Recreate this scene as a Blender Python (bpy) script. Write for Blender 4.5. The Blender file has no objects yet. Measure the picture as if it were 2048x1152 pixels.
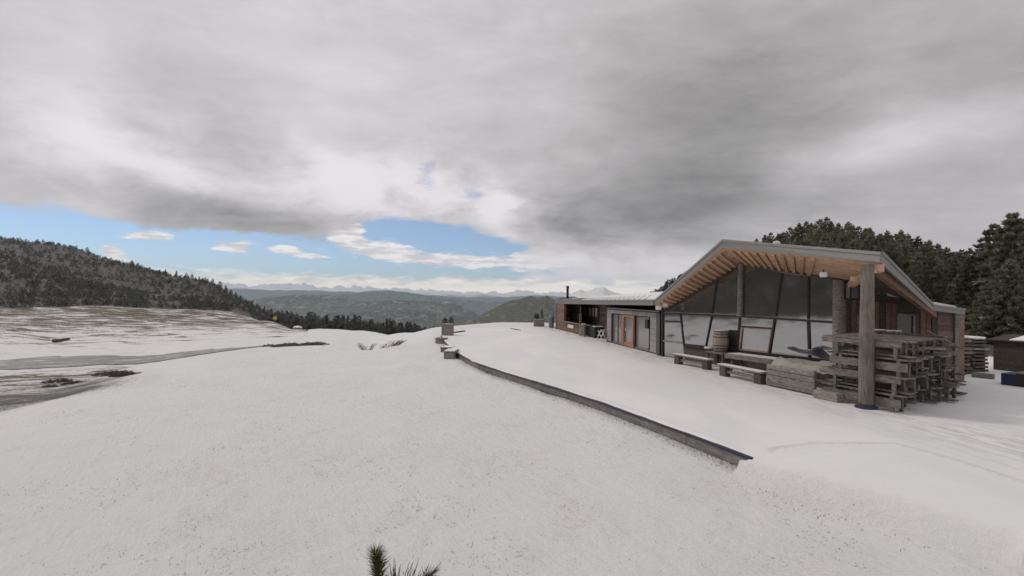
import bpy, bmesh, math, random
import numpy as np
from mathutils import Vector, Matrix

random.seed(7)
RNG = np.random.default_rng(7)
C = bpy.context.scene
COL = C.collection

# ------------------------------------------------------------------ camera
F = 1050.0            # focal length in pixels of a 2048 px wide frame
CU, CV = 1024.0, 576.0
CAMZ = 3.0
PITCH = math.atan(18.0 / F)
ROLL = math.radians(1.0)
_f = Vector((0, math.cos(PITCH), math.sin(PITCH)))
_r0 = Vector((1, 0, 0))
_u0 = _r0.cross(_f)
_r = _r0 * math.cos(ROLL) + _u0 * math.sin(ROLL)
_u = _u0 * math.cos(ROLL) - _r0 * math.sin(ROLL)
cam_d = bpy.data.cameras.new('camera')
cam = bpy.data.objects.new('camera', cam_d)
COL.objects.link(cam)
m = Matrix((_r, _u, -_f)).transposed().to_4x4()
m.translation = Vector((0, 0, CAMZ))
cam.matrix_world = m
cam_d.sensor_width = 36.0
cam_d.lens = 36.0 * F / 2048.0
cam_d.clip_start = 0.1
cam_d.clip_end = 200000.0
C.camera = cam


def ray(u, v):
    return _f + _r * ((u - CU) / F) + _u * ((CV - v) / F)


def P(u, v, y):
    d = ray(u, v)
    return Vector((0, 0, CAMZ)) + d * (y / d.y)


def G(u, v, z=0.0):
    d = ray(u, v)
    return Vector((0, 0, CAMZ)) + d * ((z - CAMZ) / d.z)


def ONW(u, v, a, b, off=0.0):
    """point of the sight line on the vertical plane through ground points a, b (moved off metres)"""
    t = Vector((b.x - a.x, b.y - a.y, 0)).normalized()
    n = Vector((-t.y, t.x, 0))
    if n.x < 0:
        n = -n
    d = ray(u, v)
    o = Vector((0, 0, CAMZ))
    k = ((a + n * off - o).dot(n)) / d.dot(n)
    return o + d * k


# ------------------------------------------------------------------ light and sky
SUN_AZ, SUN_EL = math.radians(-66), math.radians(40)
sun_d = bpy.data.lights.new('sun', 'SUN')
sun_d.energy = 1.0
sun_d.angle = math.radians(10)
sun_d.color = (1.0, 0.95, 0.87)
sun = bpy.data.objects.new('sun', sun_d)
COL.objects.link(sun)
sdir = Vector((math.sin(SUN_AZ) * math.cos(SUN_EL), math.cos(SUN_AZ) * math.cos(SUN_EL), math.sin(SUN_EL)))
sun.rotation_euler = sdir.to_track_quat('Z', 'Y').to_euler()
sun.location = (-20, -10, 40)

C.view_settings.view_transform = 'Standard'
C.view_settings.look = 'None'
C.view_settings.exposure = 0.0
C.view_settings.gamma = 1.0
C.view_settings.use_curve_mapping = False
C.render.engine = 'CYCLES'
C.cycles.use_denoising = True
C.cycles.max_bounces = 6
C.cycles.diffuse_bounces = 5
C.cycles.glossy_bounces = 3
C.cycles.transmission_bounces = 4
C.cycles.volume_bounces = 1
C.cycles.transparent_max_bounces = 8
C.cycles.caustics_reflective = False
C.cycles.caustics_refractive = False


class NT:
    """tiny node-graph writer"""
    def __init__(s, tree):
        s.t = tree
        s.n = tree.nodes
        s.l = tree.links

    def put(s, sock, val):
        if val is None:
            return
        if isinstance(val, bpy.types.NodeSocket):
            s.l.new(val, sock)
        else:
            if hasattr(sock, 'default_value') and not isinstance(val, (int, float)) and len(val) == 3 and sock.type == 'RGBA':
                val = (*val, 1)
            sock.default_value = val

    def math(s, op, a, b=None, c=None, clamp=False):
        n = s.n.new('ShaderNodeMath')
        n.operation = op
        n.use_clamp = clamp
        for i, x in enumerate((a, b, c)):
            s.put(n.inputs[i], x) if x is not None else None
        return n.outputs[0]

    def add(s, *xs):
        o = xs[0]
        for x in xs[1:]:
            o = s.math('ADD', o, x)
        return o

    def mul(s, a, b):
        return s.math('MULTIPLY', a, b)

    def vmath(s, op, a, b=None, scale=None):
        n = s.n.new('ShaderNodeVectorMath')
        n.operation = op
        s.put(n.inputs[0], a)
        if b is not None:
            s.put(n.inputs[1], b)
        if scale is not None:
            s.put(n.inputs['Scale'], scale)
        return n.outputs[0]

    def step(s, x, lo, hi, a=0.0, b=1.0):
        n = s.n.new('ShaderNodeMapRange')
        n.interpolation_type = 'SMOOTHSTEP'
        s.put(n.inputs[0], x)
        for i, v in enumerate((lo, hi, a, b)):
            s.put(n.inputs[i + 1], v)
        return n.outputs[0]

    def noise(s, vec, scale=1.0, detail=4, rough=0.55, dist=0.0, dim='3D', col=False):
        n = s.n.new('ShaderNodeTexNoise')
        n.noise_dimensions = dim
        s.put(n.inputs['Vector'], vec)
        n.inputs['Scale'].default_value = scale
        n.inputs['Detail'].default_value = detail
        n.inputs['Roughness'].default_value = rough
        n.inputs['Distortion'].default_value = dist
        return n.outputs['Color' if col else 'Fac']

    def mix(s, f, a, b, mode='MIX'):
        n = s.n.new('ShaderNodeMix')
        n.data_type = 'RGBA'
        n.blend_type = mode
        s.put(n.inputs[0], f)
        s.put(n.inputs[6], a)
        s.put(n.inputs[7], b)
        return n.outputs[2]

    def sep(s, v):
        n = s.n.new('ShaderNodeSeparateXYZ')
        s.put(n.inputs[0], v)
        return n.outputs

    def comb(s, x, y, z):
        n = s.n.new('ShaderNodeCombineXYZ')
        for i, v in enumerate((x, y, z)):
            s.put(n.inputs[i], v)
        return n.outputs[0]

    def coord(s, which='Object'):
        n = s.n.new('ShaderNodeTexCoord')
        return n.outputs[which]

    def attr(s, name):
        n = s.n.new('ShaderNodeAttribute')
        n.attribute_name = name
        return n.outputs['Fac']

    def bump(s, h, strength=0.3, dist=0.02):
        n = s.n.new('ShaderNodeBump')
        s.put(n.inputs['Strength'], strength)
        n.inputs['Distance'].default_value = dist
        s.put(n.inputs['Height'], h)
        return n.outputs[0]


def build_world():
    w = bpy.data.worlds.new('World')
    C.world = w
    w.use_nodes = True
    w.node_tree.nodes.clear()
    t = NT(w.node_tree)
    out = t.n.new('ShaderNodeOutputWorld')
    d = t.coord('Generated')
    x, y, z = t.sep(d)
    DEG = 57.29578
    az0 = t.mul(t.math('ARCTAN2', x, y), DEG)
    el0 = t.mul(t.math('ARCSINE', z), DEG)
    # clouds lie on a layer overhead: perspective coordinates
    zz = t.math('ADD', t.math('MAXIMUM', z, 0.0), 0.10)
    pl = t.comb(t.math('DIVIDE', x, zz), t.math('DIVIDE', y, zz), 0.0)
    # ragged edges: the placement coordinates wander with a noise
    sph = t.comb(t.mul(az0, 0.06), t.mul(el0, 0.13), 0.0)
    wob = t.sep(t.vmath('SUBTRACT', t.noise(sph, 1.6, 5, 0.6, col=True), (0.5, 0.5, 0.5)))
    az = t.add(az0, t.mul(wob[0], 9.0))
    el = t.add(el0, t.mul(wob[1], 4.0))
    azs = t.add(az0, t.mul(wob[0], 4.0))
    els = t.add(el0, t.mul(wob[1], 1.3))

    def ang(u, v):
        q = ray(u, v).normalized()
        return math.degrees(math.atan2(q.x, q.y)), math.degrees(math.asin(q.z))

    def blob(u, v, su, sv, amp, rot=0.0, fine=False, flat=False):
        a0, e0 = ang(u, v)
        k = math.degrees(1 / F)
        ca = math.cos(math.radians(a0)) ** 2
        A, E = (azs, els) if fine else (az, el)
        da = t.math('SUBTRACT', A, a0)
        de = t.math('SUBTRACT', E, e0)
        c, s_ = math.cos(math.radians(rot)), math.sin(math.radians(rot))
        p = t.math('MULTIPLY_ADD', da, c, t.mul(de, -s_))
        q = t.math('MULTIPLY_ADD', da, s_, t.mul(de, c))
        p = t.mul(p, 1 / (su * k * ca))
        q = t.mul(q, 1 / (sv * k))
        r2 = t.math('MULTIPLY_ADD', p, p, t.mul(q, q))
        if flat:
            r2 = t.mul(r2, r2)
        return t.mul(t.math('EXPONENT', t.mul(r2, -1.0)), amp)

    # brightness of the cloud layer
    n_big = t.noise(pl, 0.55, 5, 0.55, 0.6)
    n_mid = t.noise(t.vmath('MULTIPLY', pl, (0.7, 1.3, 1)), 1.7, 6, 0.6, 0.4)
    n_sph = t.noise(sph, 2.2, 6, 0.6, 0.3)
    n_wisp = t.noise(t.comb(t.mul(az, 0.05), t.mul(el, 0.16), 5.0), 2.4, 7, 0.66, 0.9)
    B = t.add(0.585, t.mul(t.math('SUBTRACT', n_big, 0.5), 0.34), t.mul(t.math('SUBTRACT', n_mid, 0.5), 0.22),
              t.mul(t.math('SUBTRACT', n_sph, 0.5), 0.18), t.mul(t.math('SUBTRACT', n_wisp, 0.5), 0.16))
    for a in (BRIGHT):
        B = t.add(B, blob(*a))
    for a in FLAT:
        B = t.add(B, blob(*a, fine=True, flat=True))
    n_puff = t.noise(t.comb(t.mul(az0, 0.10), t.mul(el0, 0.20), 1.0), 1.7, 7, 0.6, 0.5)
    puff = t.add(blob(800, 385, 280, 85, 1.0), blob(250, 330, 220, 90, 0.5), blob(1120, 520, 300, 60, 0.7))
    B = t.add(B, t.mul(t.mul(puff, t.math('SUBTRACT', n_puff, 0.47)), 1.25))
    B = t.math('MAXIMUM', t.math('SMOOTH_MIN', B, 0.86, 0.25), 0.22)
    tint = t.mix(t.step(B, 0.25, 0.65), (1.0, 0.962, 0.962), (1.0, 0.942, 0.972))
    cloud = t.vmath('SCALE', tint, scale=B)
    # gaps of blue
    Cc = 0.0
    for a in (CLEAR):
        Cc = t.add(Cc, blob(*a))
    n_edge = t.noise(t.comb(t.mul(az0, 0.10), t.mul(el0, 0.30), 3.0), 2.0, 6, 0.62, 0.3)
    Cc = t.add(Cc, t.mul(t.math('SUBTRACT', n_edge, 0.5), 1.1))
    gap = t.step(Cc, 0.26, 0.80)
    # small cumulus in the gaps
    cu = 0.0
    for a in (CUMULUS):
        cu = t.add(cu, blob(*a, fine=True))
    n_cu = t.noise(t.comb(t.mul(az0, 0.12), t.mul(el0, 0.55), 9.0), 3.0, 6, 0.62, 0.2)
    cu = t.add(cu, t.mul(t.math('SUBTRACT', n_cu, 0.5), 1.5))
    cum = t.step(cu, 0.28, 0.62)
    cumcol = t.mix(t.step(n_cu, 0.40, 0.62), (0.68, 0.66, 0.69), (1.0, 0.96, 0.95))
    sky = t.n.new('ShaderNodeTexSky')
    sky.sky_type = 'NISHITA'
    sky.sun_disc = False
    sky.sun_elevation = SUN_EL
    sky.sun_rotation = SUN_AZ
    sky.altitude = 2000
    sky.air_density = 1.0
    sky.dust_density = 0.6
    blue = t.vmath('MULTIPLY', sky.outputs[0], (0.072, 0.083, 0.100))
    blue = t.mix(0.10, blue, (0.80, 0.82, 0.86))
    c1 = t.mix(cum, blue, cumcol)
    c2 = t.mix(gap, cloud, c1)
    # pale band of far cloud low over the horizon
    band = t.step(t.add(el0, t.mul(t.math('SUBTRACT', n_cu, 0.5), 2.6)), 2.3, 0.7)
    c3 = t.mix(t.mul(band, 0.9), c2, (1.9, 1.64, 1.36))
    bg = t.n.new('ShaderNodeBackground')
    t.put(bg.inputs[0], c3)
    bg.inputs[1].default_value = 1.0
    t.l.new(bg.outputs[0], out.inputs[0])


BRIGHT = [
    (1420, 290, 300, 170, -0.23), (1180, 440, 170, 60, -0.16), (1560, 90, 330, 120, -0.13),
    (2000, 130, 220, 130, -0.14), (1720, 305, 190, 40, 0.24, -14), (1980, 240, 150, 45, 0.14, -12),
    (150, 260, 80, 90, 0.26), (300, 325, 190, 24, 0.28, 16), (420, 230, 160, 60, -0.07, 25), (730, 365, 150, 45, 0.28), (985, 425, 50, 36, 0.36, 25), (1005, 408, 26, 20, 0.25),
    (630, 290, 70, 25, 0.14, 25), (470, 435, 260, 38, -0.16, 8), 
    (1480, 420, 260, 60, -0.07), (560, 60, 400, 160, 0.09), (700, 200, 200, 70, 0.05), (1900, 430, 220, 60, -0.04)]
FLAT = [(1210, 552, 330, 56, 0.30), (760, 372, 190, 62, 0.16), (1270, 410, 230, 86, -0.06), (470, 440, 250, 34, -0.07, 8)]
CLEAR = [(300, 478, 270, 30, 1.1, 7), (60, 478, 200, 36, 0.9, 7), (640, 520, 300, 30, 1.2), (420, 510, 300, 24, 0.9), (930, 500, 150, 26, 0.9), (830, 470, 130, 32, 1.2),
         (862, 345, 26, 42, 0.50), (930, 396, 40, 16, 0.5), (900, 540, 220, 18, 1.0), (1215, 566, 70, 9, 0.6)]
CUMULUS = [(692, 464, 30, 20, 1.1), (300, 470, 55, 9, 0.9), (462, 493, 50, 10, 0.9), (565, 499, 36, 7, 0.8),
           (765, 502, 95, 18, 0.95, 8), (905, 522, 60, 11, 0.9), (235, 508, 40, 12, 0.8, 20), (1050, 525, 120, 18, 0.8),
           (620, 512, 50, 8, 0.6)]
build_world()


# ------------------------------------------------------------------ helpers for meshes
def tag(o, label=None, cat=None, group=None, kind=None):
    if label:
        o['label'] = label
    if cat:
        o['category'] = cat
    if group:
        o['group'] = group
    if kind:
        o['kind'] = kind
    return o


def empty(name, loc=(0, 0, 0), rz=0.0, label=None, cat=None, group=None):
    o = bpy.data.objects.new(name, None)
    o.empty_display_size = 0.3
    COL.objects.link(o)
    o.location = loc
    o.rotation_euler = (0, 0, rz)
    o['_off'] = (0.0, 0.0, 0.0)
    return tag(o, label, cat, group)


class MB:
    def __init__(s):
        s.v = []
        s.f = []

    def quadbox(s, pts):
        """eight points: bottom ring of four, top ring of four"""
        k = len(s.v)
        s.v += [Vector(p) for p in pts]
        s.f += [(k + 3, k + 2, k + 1, k), (k + 4, k + 5, k + 6, k + 7)]
        for i in range(4):
            j = (i + 1) % 4
            s.f.append((k + i, k + j, k + 4 + j, k + 4 + i))
        return s

    def box(s, x0, x1, y0, y1, z0, z1):
        return s.quadbox([(x0, y0, z0), (x1, y0, z0), (x1, y1, z0), (x0, y1, z0),
                          (x0, y0, z1), (x1, y0, z1), (x1, y1, z1), (x0, y1, z1)])

    def beam(s, a, b, w, h, up=(0, 0, 1), cham=0.0):
        """bar from a to b, w across, h along up"""
        a, b = Vector(a), Vector(b)
        d = (b - a).normalized()
        up = Vector(up)
        sx = d.cross(up)
        if sx.length < 1e-4:
            sx = d.cross(Vector((1, 0, 0)))
        sx.normalize()
        uy = sx.cross(d).normalized()
        q = [(-w / 2, -h / 2), (w / 2, -h / 2), (w / 2, h / 2), (-w / 2, h / 2)]
        r1 = [a + sx * i + uy * j for i, j in q]
        r2 = [b + sx * i + uy * j for i, j in q]
        return s.quadbox(r1 + r2)

    def prism(s, poly, vec):
        """polygon extruded by vec"""
        k = len(s.v)
        n = len(poly)
        vec = Vector(vec)
        s.v += [Vector(p) for p in poly] + [Vector(p) + vec for p in poly]
        s.f.append(tuple(range(k, k + n)))
        s.f.append(tuple(range(k + 2 * n - 1, k + n - 1, -1)))
        for i in range(n):
            j = (i + 1) % n
            s.f.append((k + j, k + i, k + n + i, k + n + j))
        return s

    def tube(s, pts, radii, n=8, cap=True):
        pts = [Vector(p) for p in pts]
        k = len(s.v)
        for i, p in enumerate(pts):
            d = (pts[min(i + 1, len(pts) - 1)] - pts[max(i - 1, 0)]).normalized()
            a = d.cross(Vector((0, 0, 1)))
            if a.length < 1e-3:
                a = Vector((1, 0, 0))
            a.normalize()
            b = d.cross(a)
            r = radii[i] if hasattr(radii, '__len__') else radii
            for j in range(n):
                th = 2 * math.pi * j / n
                s.v.append(p + a * (r * math.cos(th)) + b * (r * math.sin(th)))
        for i in range(len(pts) - 1):
            for j in range(n):
                j2 = (j + 1) % n
                s.f.append((k + i * n + j, k + i * n + j2, k + (i + 1) * n + j2, k + (i + 1) * n + j))
        if cap:
            s.f.append(tuple(range(k + n - 1, k - 1, -1)))
            e = k + (len(pts) - 1) * n
            s.f.append(tuple(range(e, e + n)))
        return s

    def lathe(s, prof, n=20, c=(0, 0, 0)):
        k = len(s.v)
        c = Vector(c)
        for r, z in prof:
            for j in range(n):
                th = 2 * math.pi * j / n
                s.v.append(c + Vector((r * math.cos(th), r * math.sin(th), z)))
        for i in range(len(prof) - 1):
            for j in range(n):
                j2 = (j + 1) % n
                s.f.append((k + i * n + j, k + i * n + j2, k + (i + 1) * n + j2, k + (i + 1) * n + j))
        s.f.append(tuple(range(k + n - 1, k - 1, -1)))
        e = k + (len(prof) - 1) * n
        s.f.append(tuple(range(e, e + n)))
        return s

    def face(s, poly):
        k = len(s.v)
        s.v += [Vector(p) for p in poly]
        s.f.append(tuple(range(k, k + len(poly))))
        return s

    def build(s, name, mat, parent=None, smooth=False, bevel=0.0, label=None):
        off = Vector((0, 0, 0))
        if parent is not None and parent.get('_off') is not None:
            off = Vector(parent['_off'])
        me = bpy.data.meshes.new(name)
        me.from_pydata([tuple(p - off) for p in s.v], [], s.f)
        me.materials.append(mat)
        bm = bmesh.new()
        bm.from_mesh(me)
        bmesh.ops.recalc_face_normals(bm, faces=bm.faces)
        if bevel > 0:
            bmesh.ops.bevel(bm, geom=list(bm.edges), offset=bevel, segments=1, affect='EDGES', clamp_overlap=True)
        bm.to_mesh(me)
        bm.free()
        if smooth:
            me.shade_smooth()
            me.set_sharp_from_angle(angle=math.radians(40))
        o = bpy.data.objects.new(name, me)
        COL.objects.link(o)
        if parent is not None:
            o.parent = parent
            o['_off'] = tuple(off)
        else:
            o['_off'] = (0.0, 0.0, 0.0)
        if label:
            o['label'] = label
        return o


def world_thing(name, loc, label, cat, group=None):
    """Empty at loc whose children are modelled in world coordinates"""
    o = empty(name, loc, 0, label, cat, group)
    o['_off'] = tuple(loc)
    return o


KIDS = {}


def children(o):
    return [c for c in COL.objects if c.parent == o]


def copy_tree(o, parent=None, kids=None):
    c = o.copy()
    COL.objects.link(c)
    if parent is not None:
        c.parent = parent
    for ch in list(o.children):
        copy_tree(ch, c)
    return c


def np_mesh(name, verts, faces, mat, attrs=None, smooth=False, parent=None):
    """verts (n,3), faces (m,k) numpy"""
    me = bpy.data.meshes.new(name)
    verts = np.asarray(verts, dtype=np.float32)
    faces = np.asarray(faces, dtype=np.int32)
    k = faces.shape[1]
    me.vertices.add(len(verts))
    me.vertices.foreach_set('co', verts.ravel())
    me.loops.add(faces.size)
    me.loops.foreach_set('vertex_index', faces.ravel())
    me.polygons.add(len(faces))
    me.polygons.foreach_set('loop_start', np.arange(0, faces.size, k, dtype=np.int32))
    if attrs:
        for nm, a in attrs.items():
            at = me.attributes.new(nm, 'FLOAT', 'POINT')
            at.data.foreach_set('value', np.asarray(a, dtype=np.float32))
    me.update(calc_edges=True)
    me.validate()
    me.materials.append(mat)
    if smooth:
        me.shade_smooth()
    o = bpy.data.objects.new(name, me)
    COL.objects.link(o)
    if parent is not None:
        o.parent = parent
    return o


# numpy value noise
_perm = RNG.random((256, 256)).astype(np.float64)


def vnoise(x, y):
    xi = np.floor(x).astype(int)
    yi = np.floor(y).astype(int)
    fx = x - xi
    fy = y - yi
    fx = fx * fx * (3 - 2 * fx)
    fy = fy * fy * (3 - 2 * fy)
    a = _perm[xi & 255, yi & 255]
    b = _perm[(xi + 1) & 255, yi & 255]
    c = _perm[xi & 255, (yi + 1) & 255]
    d = _perm[(xi + 1) & 255, (yi + 1) & 255]
    return (a * (1 - fx) + b * fx) * (1 - fy) + (c * (1 - fx) + d * fx) * fy


def fbm(x, y, oct=5, gain=0.5):
    s = np.zeros_like(np.asarray(x, dtype=float))
    a, t = 1.0, 0.0
    for i in range(oct):
        s = s + a * vnoise(x * 2 ** i + 17.3 * i, y * 2 ** i + 9.1 * i)
        t += a
        a *= gain
    return s / t


def sstep(x, a, b):
    t = np.clip((x - a) / (b - a), 0, 1)
    return t * t * (3 - 2 * t)


# ------------------------------------------------------------------ materials
def new_mat(name):
    ma = bpy.data.materials.new(name)
    ma.use_nodes = True
    ma.node_tree.nodes.clear()
    t = NT(ma.node_tree)
    out = t.n.new('ShaderNodeOutputMaterial')
    b = t.n.new('ShaderNodeBsdfPrincipled')
    t.l.new(b.outputs[0], out.inputs[0])
    return ma, t, b, out


def mat_wood(name, dark, light, rough=0.8, scale=1.0, axis=None, spec=0.25, weather=0.0):
    ma, t, b, _ = new_mat(name)
    co = t.coord('Object')
    oi = t.n.new('ShaderNodeObjectInfo')
    co = t.vmath('ADD', co, t.comb(t.mul(oi.outputs['Random'], 31.0), t.mul(oi.outputs['Random'], 17.0), 0.0))
    st = {None: (3.0, 3.0, 12.0), 'x': (1.0, 12.0, 12.0), 'z': (14.0, 14.0, 1.0)}[axis]
    n1 = t.noise(t.vmath('MULTIPLY', co, st), scale, 5, 0.65, 0.8)
    n2 = t.noise(co, 1.3 * scale, 4, 0.6)
    c = t.mix(t.step(n1, 0.3, 0.7), dark, light)
    c = t.mix(t.mul(t.step(n2, 0.45, 0.75), 0.45), c, tuple(x * 0.6 for x in dark))
    br = t.math('MULTIPLY_ADD', oi.outputs['Random'], 0.35, 0.82)
    c = t.vmath('SCALE', c, scale=br)
    if weather:
        n3 = t.noise(co, 0.8, 5, 0.6, 1.0)
        c = t.mix(t.mul(t.step(n3, 0.4, 0.65), weather), c, (0.24, 0.22, 0.20))
    t.put(b.inputs['Base Color'], c)
    b.inputs['Roughness'].default_value = rough
    b.inputs['Specular IOR Level'].default_value = spec
    t.put(b.inputs['Normal'], t.bump(n1, 0.35, 0.01))
    return ma


def mat_plain(name, col, rough=0.6, metal=0.0, var=0.12, spec=0.4, scale=3.0, bump=0.1):
    ma, t, b, _ = new_mat(name)
    co = t.coord('Object')
    n = t.noise(co, scale, 6, 0.62)
    oi = t.n.new('ShaderNodeObjectInfo')
    k = t.add(1.0 - var, t.mul(n, 2 * var), t.mul(t.math('SUBTRACT', oi.outputs['Random'], 0.5), var))
    c = t.vmath('SCALE', col, scale=k)
    t.put(b.inputs['Base Color'], c)
    b.inputs['Metallic'].default_value = metal
    t.put(b.inputs['Roughness'], t.add(rough - 0.08, t.mul(n, 0.16)))
    b.inputs['Specular IOR Level'].default_value = spec
    if bump:
        t.put(b.inputs['Normal'], t.bump(t.noise(co, scale * 8, 4, 0.6), bump, 0.01))
    return ma


def mat_glass(name, refl=0.30, base=(0.018, 0.020, 0.018), rough=0.02):
    ma, t, b, out = new_mat(name)
    co = t.coord('Object')
    b.inputs['Base Color'].default_value = (*base, 1)
    b.inputs['Roughness'].default_value = 0.4
    g = t.n.new('ShaderNodeBsdfGlossy')
    n = t.noise(co, 1.6, 5, 0.6)
    t.put(g.inputs['Color'], t.mix(n, (0.86, 0.88, 0.92), (1.0, 0.98, 1.0)))
    t.put(g.inputs['Roughness'], t.math('MULTIPLY_ADD', n, 0.05, rough))
    t.put(g.inputs['Normal'], t.bump(t.noise(co, 0.9, 2, 0.5), 0.05, 0.02))
    fr = t.n.new('ShaderNodeFresnel')
    fr.inputs[0].default_value = 1.5
    fac = t.math('ADD', t.mul(fr.outputs[0], 0.7), refl, clamp=True)
    mx = t.n.new('ShaderNodeMixShader')
    t.l.new(fac, mx.inputs[0])
    t.l.new(b.outputs[0], mx.inputs[1])
    t.l.new(g.outputs[0], mx.inputs[2])
    t.l.new(mx.outputs[0], out.inputs[0])
    return ma


def mat_ground(name):
    ma, t, b, _ = new_mat(name)
    co = t.coord('Object')
    bare = t.attr('bare')
    heath = t.attr('heath')
    dist = t.attr('dist')
    n0 = t.noise(t.vmath('MULTIPLY', co, (0.45, 1.25, 3)), 0.24, 9, 0.72, 0.5)
    n1 = t.noise(co, 2.6, 7, 0.7)
    n2 = t.noise(t.vmath('MULTIPLY', co, (1, 1.6, 1)), 13.0, 5, 0.75)
    far = t.step(dist, 20.0, 60.0)
    mixn = t.math('MULTIPLY_ADD', far, t.math('SUBTRACT', t.math('MULTIPLY_ADD', n0, 0.65, t.mul(n1, 0.35)), t.math('MULTIPLY_ADD', n1, 0.35, t.mul(n2, 0.65))),
                  t.math('MULTIPLY_ADD', n1, 0.35, t.mul(n2, 0.65)))
    thr = t.math('MULTIPLY_ADD', bare, -0.36, 0.74)
    patch = t.step(t.math('SUBTRACT', mixn, thr), -0.02, 0.05)
    grass = t.mix(t.step(n1, 0.35, 0.65), (0.085, 0.070, 0.045), (0.16, 0.13, 0.085))
    dark = t.mix(t.step(n0, 0.35, 0.65), (0.070, 0.072, 0.068), (0.120, 0.112, 0.100))
    sn = t.mix(n1, (0.765, 0.765, 0.775), (0.85, 0.835, 0.825))
    # thin snow: grass shows faintly through
    rot0 = t.n.new('ShaderNodeVectorRotate')
    rot0.rotation_type = 'Z_AXIS'
    rot0.inputs['Angle'].default_value = math.radians(62)
    t.put(rot0.inputs['Vector'], co)
    n5 = t.noise(t.vmath('MULTIPLY', rot0.outputs[0], (0.8, 2.6, 1.0)), 2.4, 7, 0.7, 0.4)
    n6 = t.noise(co, 0.35, 4, 0.6)
    thin = t.mul(t.step(t.math('MULTIPLY_ADD', n6, 0.75, t.mul(n5, 0.45)), 0.54, 0.74), t.step(n2, 0.40, 0.72))
    sn = t.mix(t.mul(thin, t.math('MULTIPLY', bare, 1.7, None, True)), sn, (0.40, 0.37, 0.30))
    c = t.mix(patch, sn, grass)
    hm = t.step(t.math('ADD', heath, t.mul(t.math('SUBTRACT', t.math('MULTIPLY_ADD', n0, 0.6, t.mul(n2, 0.4)), 0.5), 1.5)), 0.42, 0.55)
    c = t.mix(hm, c, dark)
    t.put(b.inputs['Base Color'], c)
    b.inputs['Roughness'].default_value = 0.75
    b.inputs['Specular IOR Level'].default_value = 0.2
    drift = t.noise(t.vmath('MULTIPLY', co, (0.75, 0.36, 1.0)), 0.9, 6, 0.62, 0.7)
    rot = t.n.new('ShaderNodeVectorRotate')
    rot.rotation_type = 'Z_AXIS'
    rot.inputs['Angle'].default_value = math.radians(62)
    t.put(rot.inputs['Vector'], co)
    comb_ = t.noise(t.vmath('MULTIPLY', rot.outputs[0], (1.0, 7.0, 1.0)), 1.6, 5, 0.6, 0.3)
    h = t.add(t.mul(n1, 0.5), t.mul(n2, 0.35), t.mul(comb_, 0.30), t.mul(drift, 1.3))
    t.put(b.inputs['Normal'], t.bump(h, t.math('MULTIPLY_ADD', bare, 2.6, 0.18, True), 0.13))
    return ma


def mat_snow(name, rel=0.25, trod=None):
    ma, t, b, _ = new_mat(name)
    co = t.coord('Object')
    n1 = t.noise(co, 1.7, 6, 0.6)
    n2 = t.noise(co, 9.0, 5, 0.6)
    n3 = t.noise(t.vmath('MULTIPLY', co, (0.5, 0.22, 1)), 0.9, 4, 0.55, 0.6)
    c = t.mix(t.step(n3, 0.35, 0.7), (0.775, 0.77, 0.775), (0.84, 0.825, 0.81))
    hgt = t.add(t.mul(n1, 0.6), t.mul(n2, 0.2), t.mul(n3, 1.0))
    if trod:
        # trodden strip along the wall: scuffed, a little dirty
        px, py, nx, ny = trod
        dd = t.vmath('SUBTRACT', co, (px, py, 0))
        sx, sy, sz = t.sep(dd)
        dist = t.math('ABSOLUTE', t.math('MULTIPLY_ADD', sx, nx, t.mul(sy, ny)))
        lng = t.math('MULTIPLY_ADD', sx, -ny, t.mul(sy, nx))
        ns = t.noise(t.comb(t.mul(dist, 2.2), t.mul(lng, 0.5), 0.0), 1.4, 7, 0.7, 0.4)
        zone = t.step(t.math('ADD', dist, t.mul(ns, 2.0)), 4.2, 0.8)
        scuff = t.mul(zone, t.step(ns, 0.46, 0.62))
        c = t.mix(t.mul(scuff, 0.55), c, (0.46, 0.44, 0.41))
        hgt = t.math('SUBTRACT', hgt, t.mul(scuff, 0.9))
    t.put(b.inputs['Base Color'], c)
    b.inputs['Roughness'].default_value = 0.7
    b.inputs['Specular IOR Level'].default_value = 0.2
    t.put(b.inputs['Normal'], t.bump(hgt, rel, 0.06))
    return ma


def mat_foliage(name, c1, c2, snow=0.0):
    ma, t, b, out = new_mat(name)
    tone = t.attr('tone')
    oi = t.n.new('ShaderNodeObjectInfo')
    c = t.mix(tone, c1, c2)
    c = t.vmath('SCALE', c, scale=t.math('MULTIPLY_ADD', oi.outputs['Random'], 0.5, 0.75))
    if snow:
        c = t.mix(t.mul(t.step(t.attr('snow'), 0.5, 0.6), snow), c, (0.7, 0.7, 0.72))
    t.put(b.inputs['Base Color'], c)
    b.inputs['Roughness'].default_value = 0.65
    b.inputs['Specular IOR Level'].default_value = 0.2
    tr = t.n.new('ShaderNodeBsdfTranslucent')
    t.put(tr.inputs['Color'], c)
    mx = t.n.new('ShaderNodeMixShader')
    mx.inputs[0].default_value = 0.5
    t.l.new(b.outputs[0], mx.inputs[1])
    t.l.new(tr.outputs[0], mx.inputs[2])
    t.l.new(mx.outputs[0], out.inputs[0])
    return ma


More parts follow.
